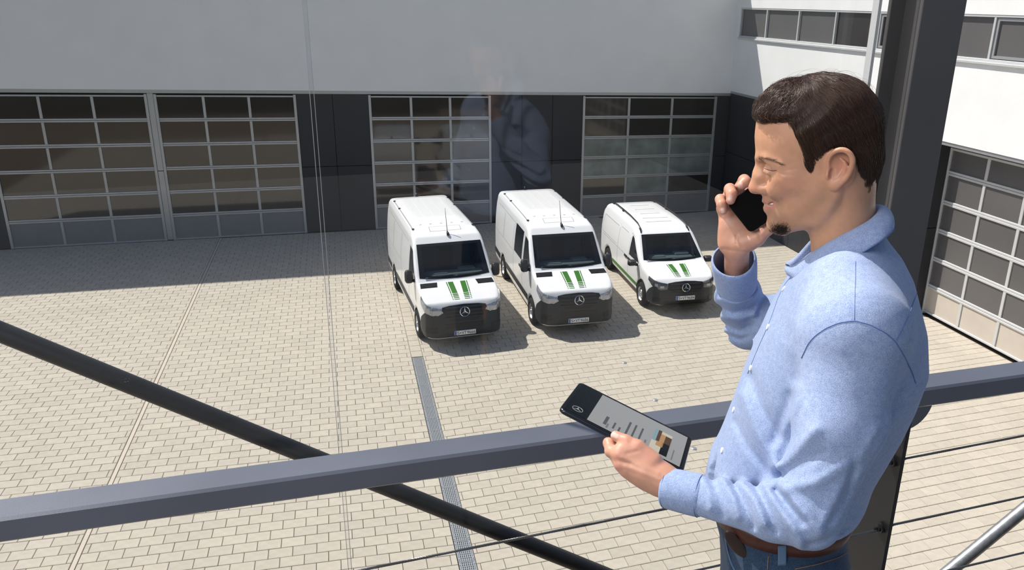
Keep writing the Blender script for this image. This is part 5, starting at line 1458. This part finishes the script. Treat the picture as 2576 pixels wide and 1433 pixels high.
# leather tab hanging from the belt
tb = L(1851, 1368, .150)
def tab_d(P): return d_ell(P, tb, (.0135, .0045, .031), rot_su(-.70))
tv, tf_ = sdf_mesh(tab_d, tb-.035, tb+.035, .0022); pmesh('belt_tab', tv, tf_, 'leather_dark', belt)
for lg in (leg_l, leg_r):
    c = lg[2]
    def shoe_d(P, c=c):
        d = smin(d_ell(P, c+np.array([.07, 0, -.045]), (.145, .048, .045)), d_seg(P, c+np.array([-.02, 0, -.03]), c+np.array([-.01, 0, .02]), .045, .042), .03)
        return smax(d, .004-P[..., 2], .004)
    v_, f_ = sdf_mesh(shoe_d, c-np.array([.13, .09, .10]), c+np.array([.26, .09, .09]), .006); pmesh('shoe', v_, f_, 'shoe')
# ------------------------------------------------------------------ smartphone
mat('phone_black', (.003, .003, .0035), .3, spec=.15)
def slab(name, cen, X, Y, N, w_, h_, t_, r_, m, parent=None, n=6, bev=.0012):
    """rounded-corner slab"""
    outl = []
    for (sx, sy, a0) in ((1, 1, 0), (-1, 1, 90), (-1, -1, 180), (1, -1, 270)):
        for k in range(n+1):
            a = math.radians(a0+90*k/n); outl.append((sx*(w_/2-r_)+r_*math.cos(a), sy*(h_/2-r_)+r_*math.sin(a)))
    q = len(outl); V = []
    for (z, sc) in ((-t_/2, bev), (-t_/2+bev, 0), (t_/2-bev, 0), (t_/2, bev)):
        for (a, b) in outl:
            l_ = math.hypot(a, b); V.append(cen+X*(a-a/l_*sc)+Y*(b-b/l_*sc)+N*z)
    F = [[i*q+k, i*q+(k+1) % q, (i+1)*q+(k+1) % q, (i+1)*q+k] for i in range(3) for k in range(q)]+[list(range(q))[::-1], [3*q+k for k in range(q)]]
    o = mesh(name, V, F, m, parent); smooth_angle(o, 40); return o
def ldir(v): return v[0]*EF+v[1]*ES+v[2]*EU
phone = empty('smartphone', tuple(to_world(pl_(0, -PHL/2)))); tag(phone, 'black smartphone held to the man\'s far ear', 'phone')
slab('phone_body', to_world(ph_c), ldir(phX), ldir(phY), ldir(phN), phW, PHL, .0078, .009, 'phone_black', phone)
slab('phone_screen', to_world(ph_c)+ldir(phN)*.0041, ldir(phX), ldir(phY), ldir(phN), phW*.93, PHL*.96, .0008, .007, 'phone_black', phone, bev=.0002)
# ------------------------------------------------------------------ tablet
mat('tablet_edge', (.05, .055, .07), .25, .8)
mat('tablet_bezel', (.003, .003, .0035), .35, spec=.12)
def screen_mat(name, col, e):
    m = bpy.data.materials.new(name); m.use_nodes = True; b = m.node_tree.nodes['Principled BSDF']; b.inputs['Base Color'].default_value = (*[c*.25 for c in col], 1)
    b.inputs['Emission Color'].default_value = (*col, 1); b.inputs['Emission Strength'].default_value = e; b.inputs['Roughness'].default_value = .25; b.inputs['Specular IOR Level'].default_value = .08; MATS[name] = m
for nm, c in dict(scr_grey=(.29, .29, .29), scr_black=(.002, .002, .002), scr_dark=(.085, .085, .085), scr_mid=(.16, .16, .16), scr_tan=(.40, .22, .10), scr_brown=(.08, .04, .02), scr_blue=(.20, .30, .33), scr_light=(.50, .46, .36), scr_logo=(.30, .30, .30)).items(): screen_mat(nm, c, .62)
tab = empty('tablet', tuple(tw(0, 0, -.004))); tag(tab, 'black tablet with a grey page on its screen, held over the rail', 'tablet')
slab('tablet_body', tC, tX, tY, tN, tW, tH, .0078, .012, 'tablet_edge', tab)
slab('tablet_bezel', tC+tN*.0040, tX, tY, tN, tW-.003, tH-.003, .0008, .011, 'tablet_bezel', tab, bev=.0002)
def rect(name, x0, x1, y0, y1, m, z, parent=tab):
    # x along the long side from the far-left end (0..1), y from the near edge (0) to the far edge (1)
    V = [tw((a-.5)*tW, (b-.5)*tH, z) for a, b in ((x0, y0), (x1, y0), (x1, y1), (x0, y1))]+[tw((a-.5)*tW, (b-.5)*tH, z-.0003) for a, b in ((x0, y0), (x1, y0), (x1, y1), (x0, y1))]
    return mesh(name, V, [(0, 1, 2, 3), (7, 6, 5, 4), (0, 4, 5, 1), (1, 5, 6, 2), (2, 6, 7, 3), (3, 7, 4, 0)], m, parent)
scr = rect('screen', .03, .975, .055, .945, 'scr_black', .0047)
rect('page', .215, .962, .06, .94, 'scr_grey', .0050, scr)
for (x0, x1, y0, y1, m) in ((.33, .355, .16, .40, 'scr_dark'), (.36, .375, .10, .22, 'scr_mid'), (.405, .42, .16, .34, 'scr_dark'), (.45, .465, .12, .28, 'scr_dark'),
        (.505, .522, .10, .56, 'scr_dark'), (.555, .570, .10, .56, 'scr_dark'), (.61, .625, .10, .56, 'scr_dark'), (.66, .675, .10, .30, 'scr_mid'), (.885, .895, .12, .40, 'scr_mid')):
    rect('text_line', x0, x1, y0, y1, m, .0053, scr)
pic = rect('picture', .705, .85, .12, .74, 'scr_light', .0053, scr)
rect('picture_patch', .705, .745, .40, .74, 'scr_blue', .0056, pic); rect('picture_patch', .745, .80, .30, .66, 'scr_tan', .0056, pic); rect('picture_patch', .79, .85, .12, .44, 'scr_black', .0056, pic); rect('picture_patch', .80, .85, .44, .66, 'scr_brown', .0056, pic); rect('picture_patch', .735, .762, .42, .74, 'scr_brown', .0057, pic)
mb = MB(); star(mb, .0105, .0006, tw((.115-.5)*tW, (.20-.5)*tH, .0051), tX, tY); mb.obj('emblem', 'scr_logo', scr)
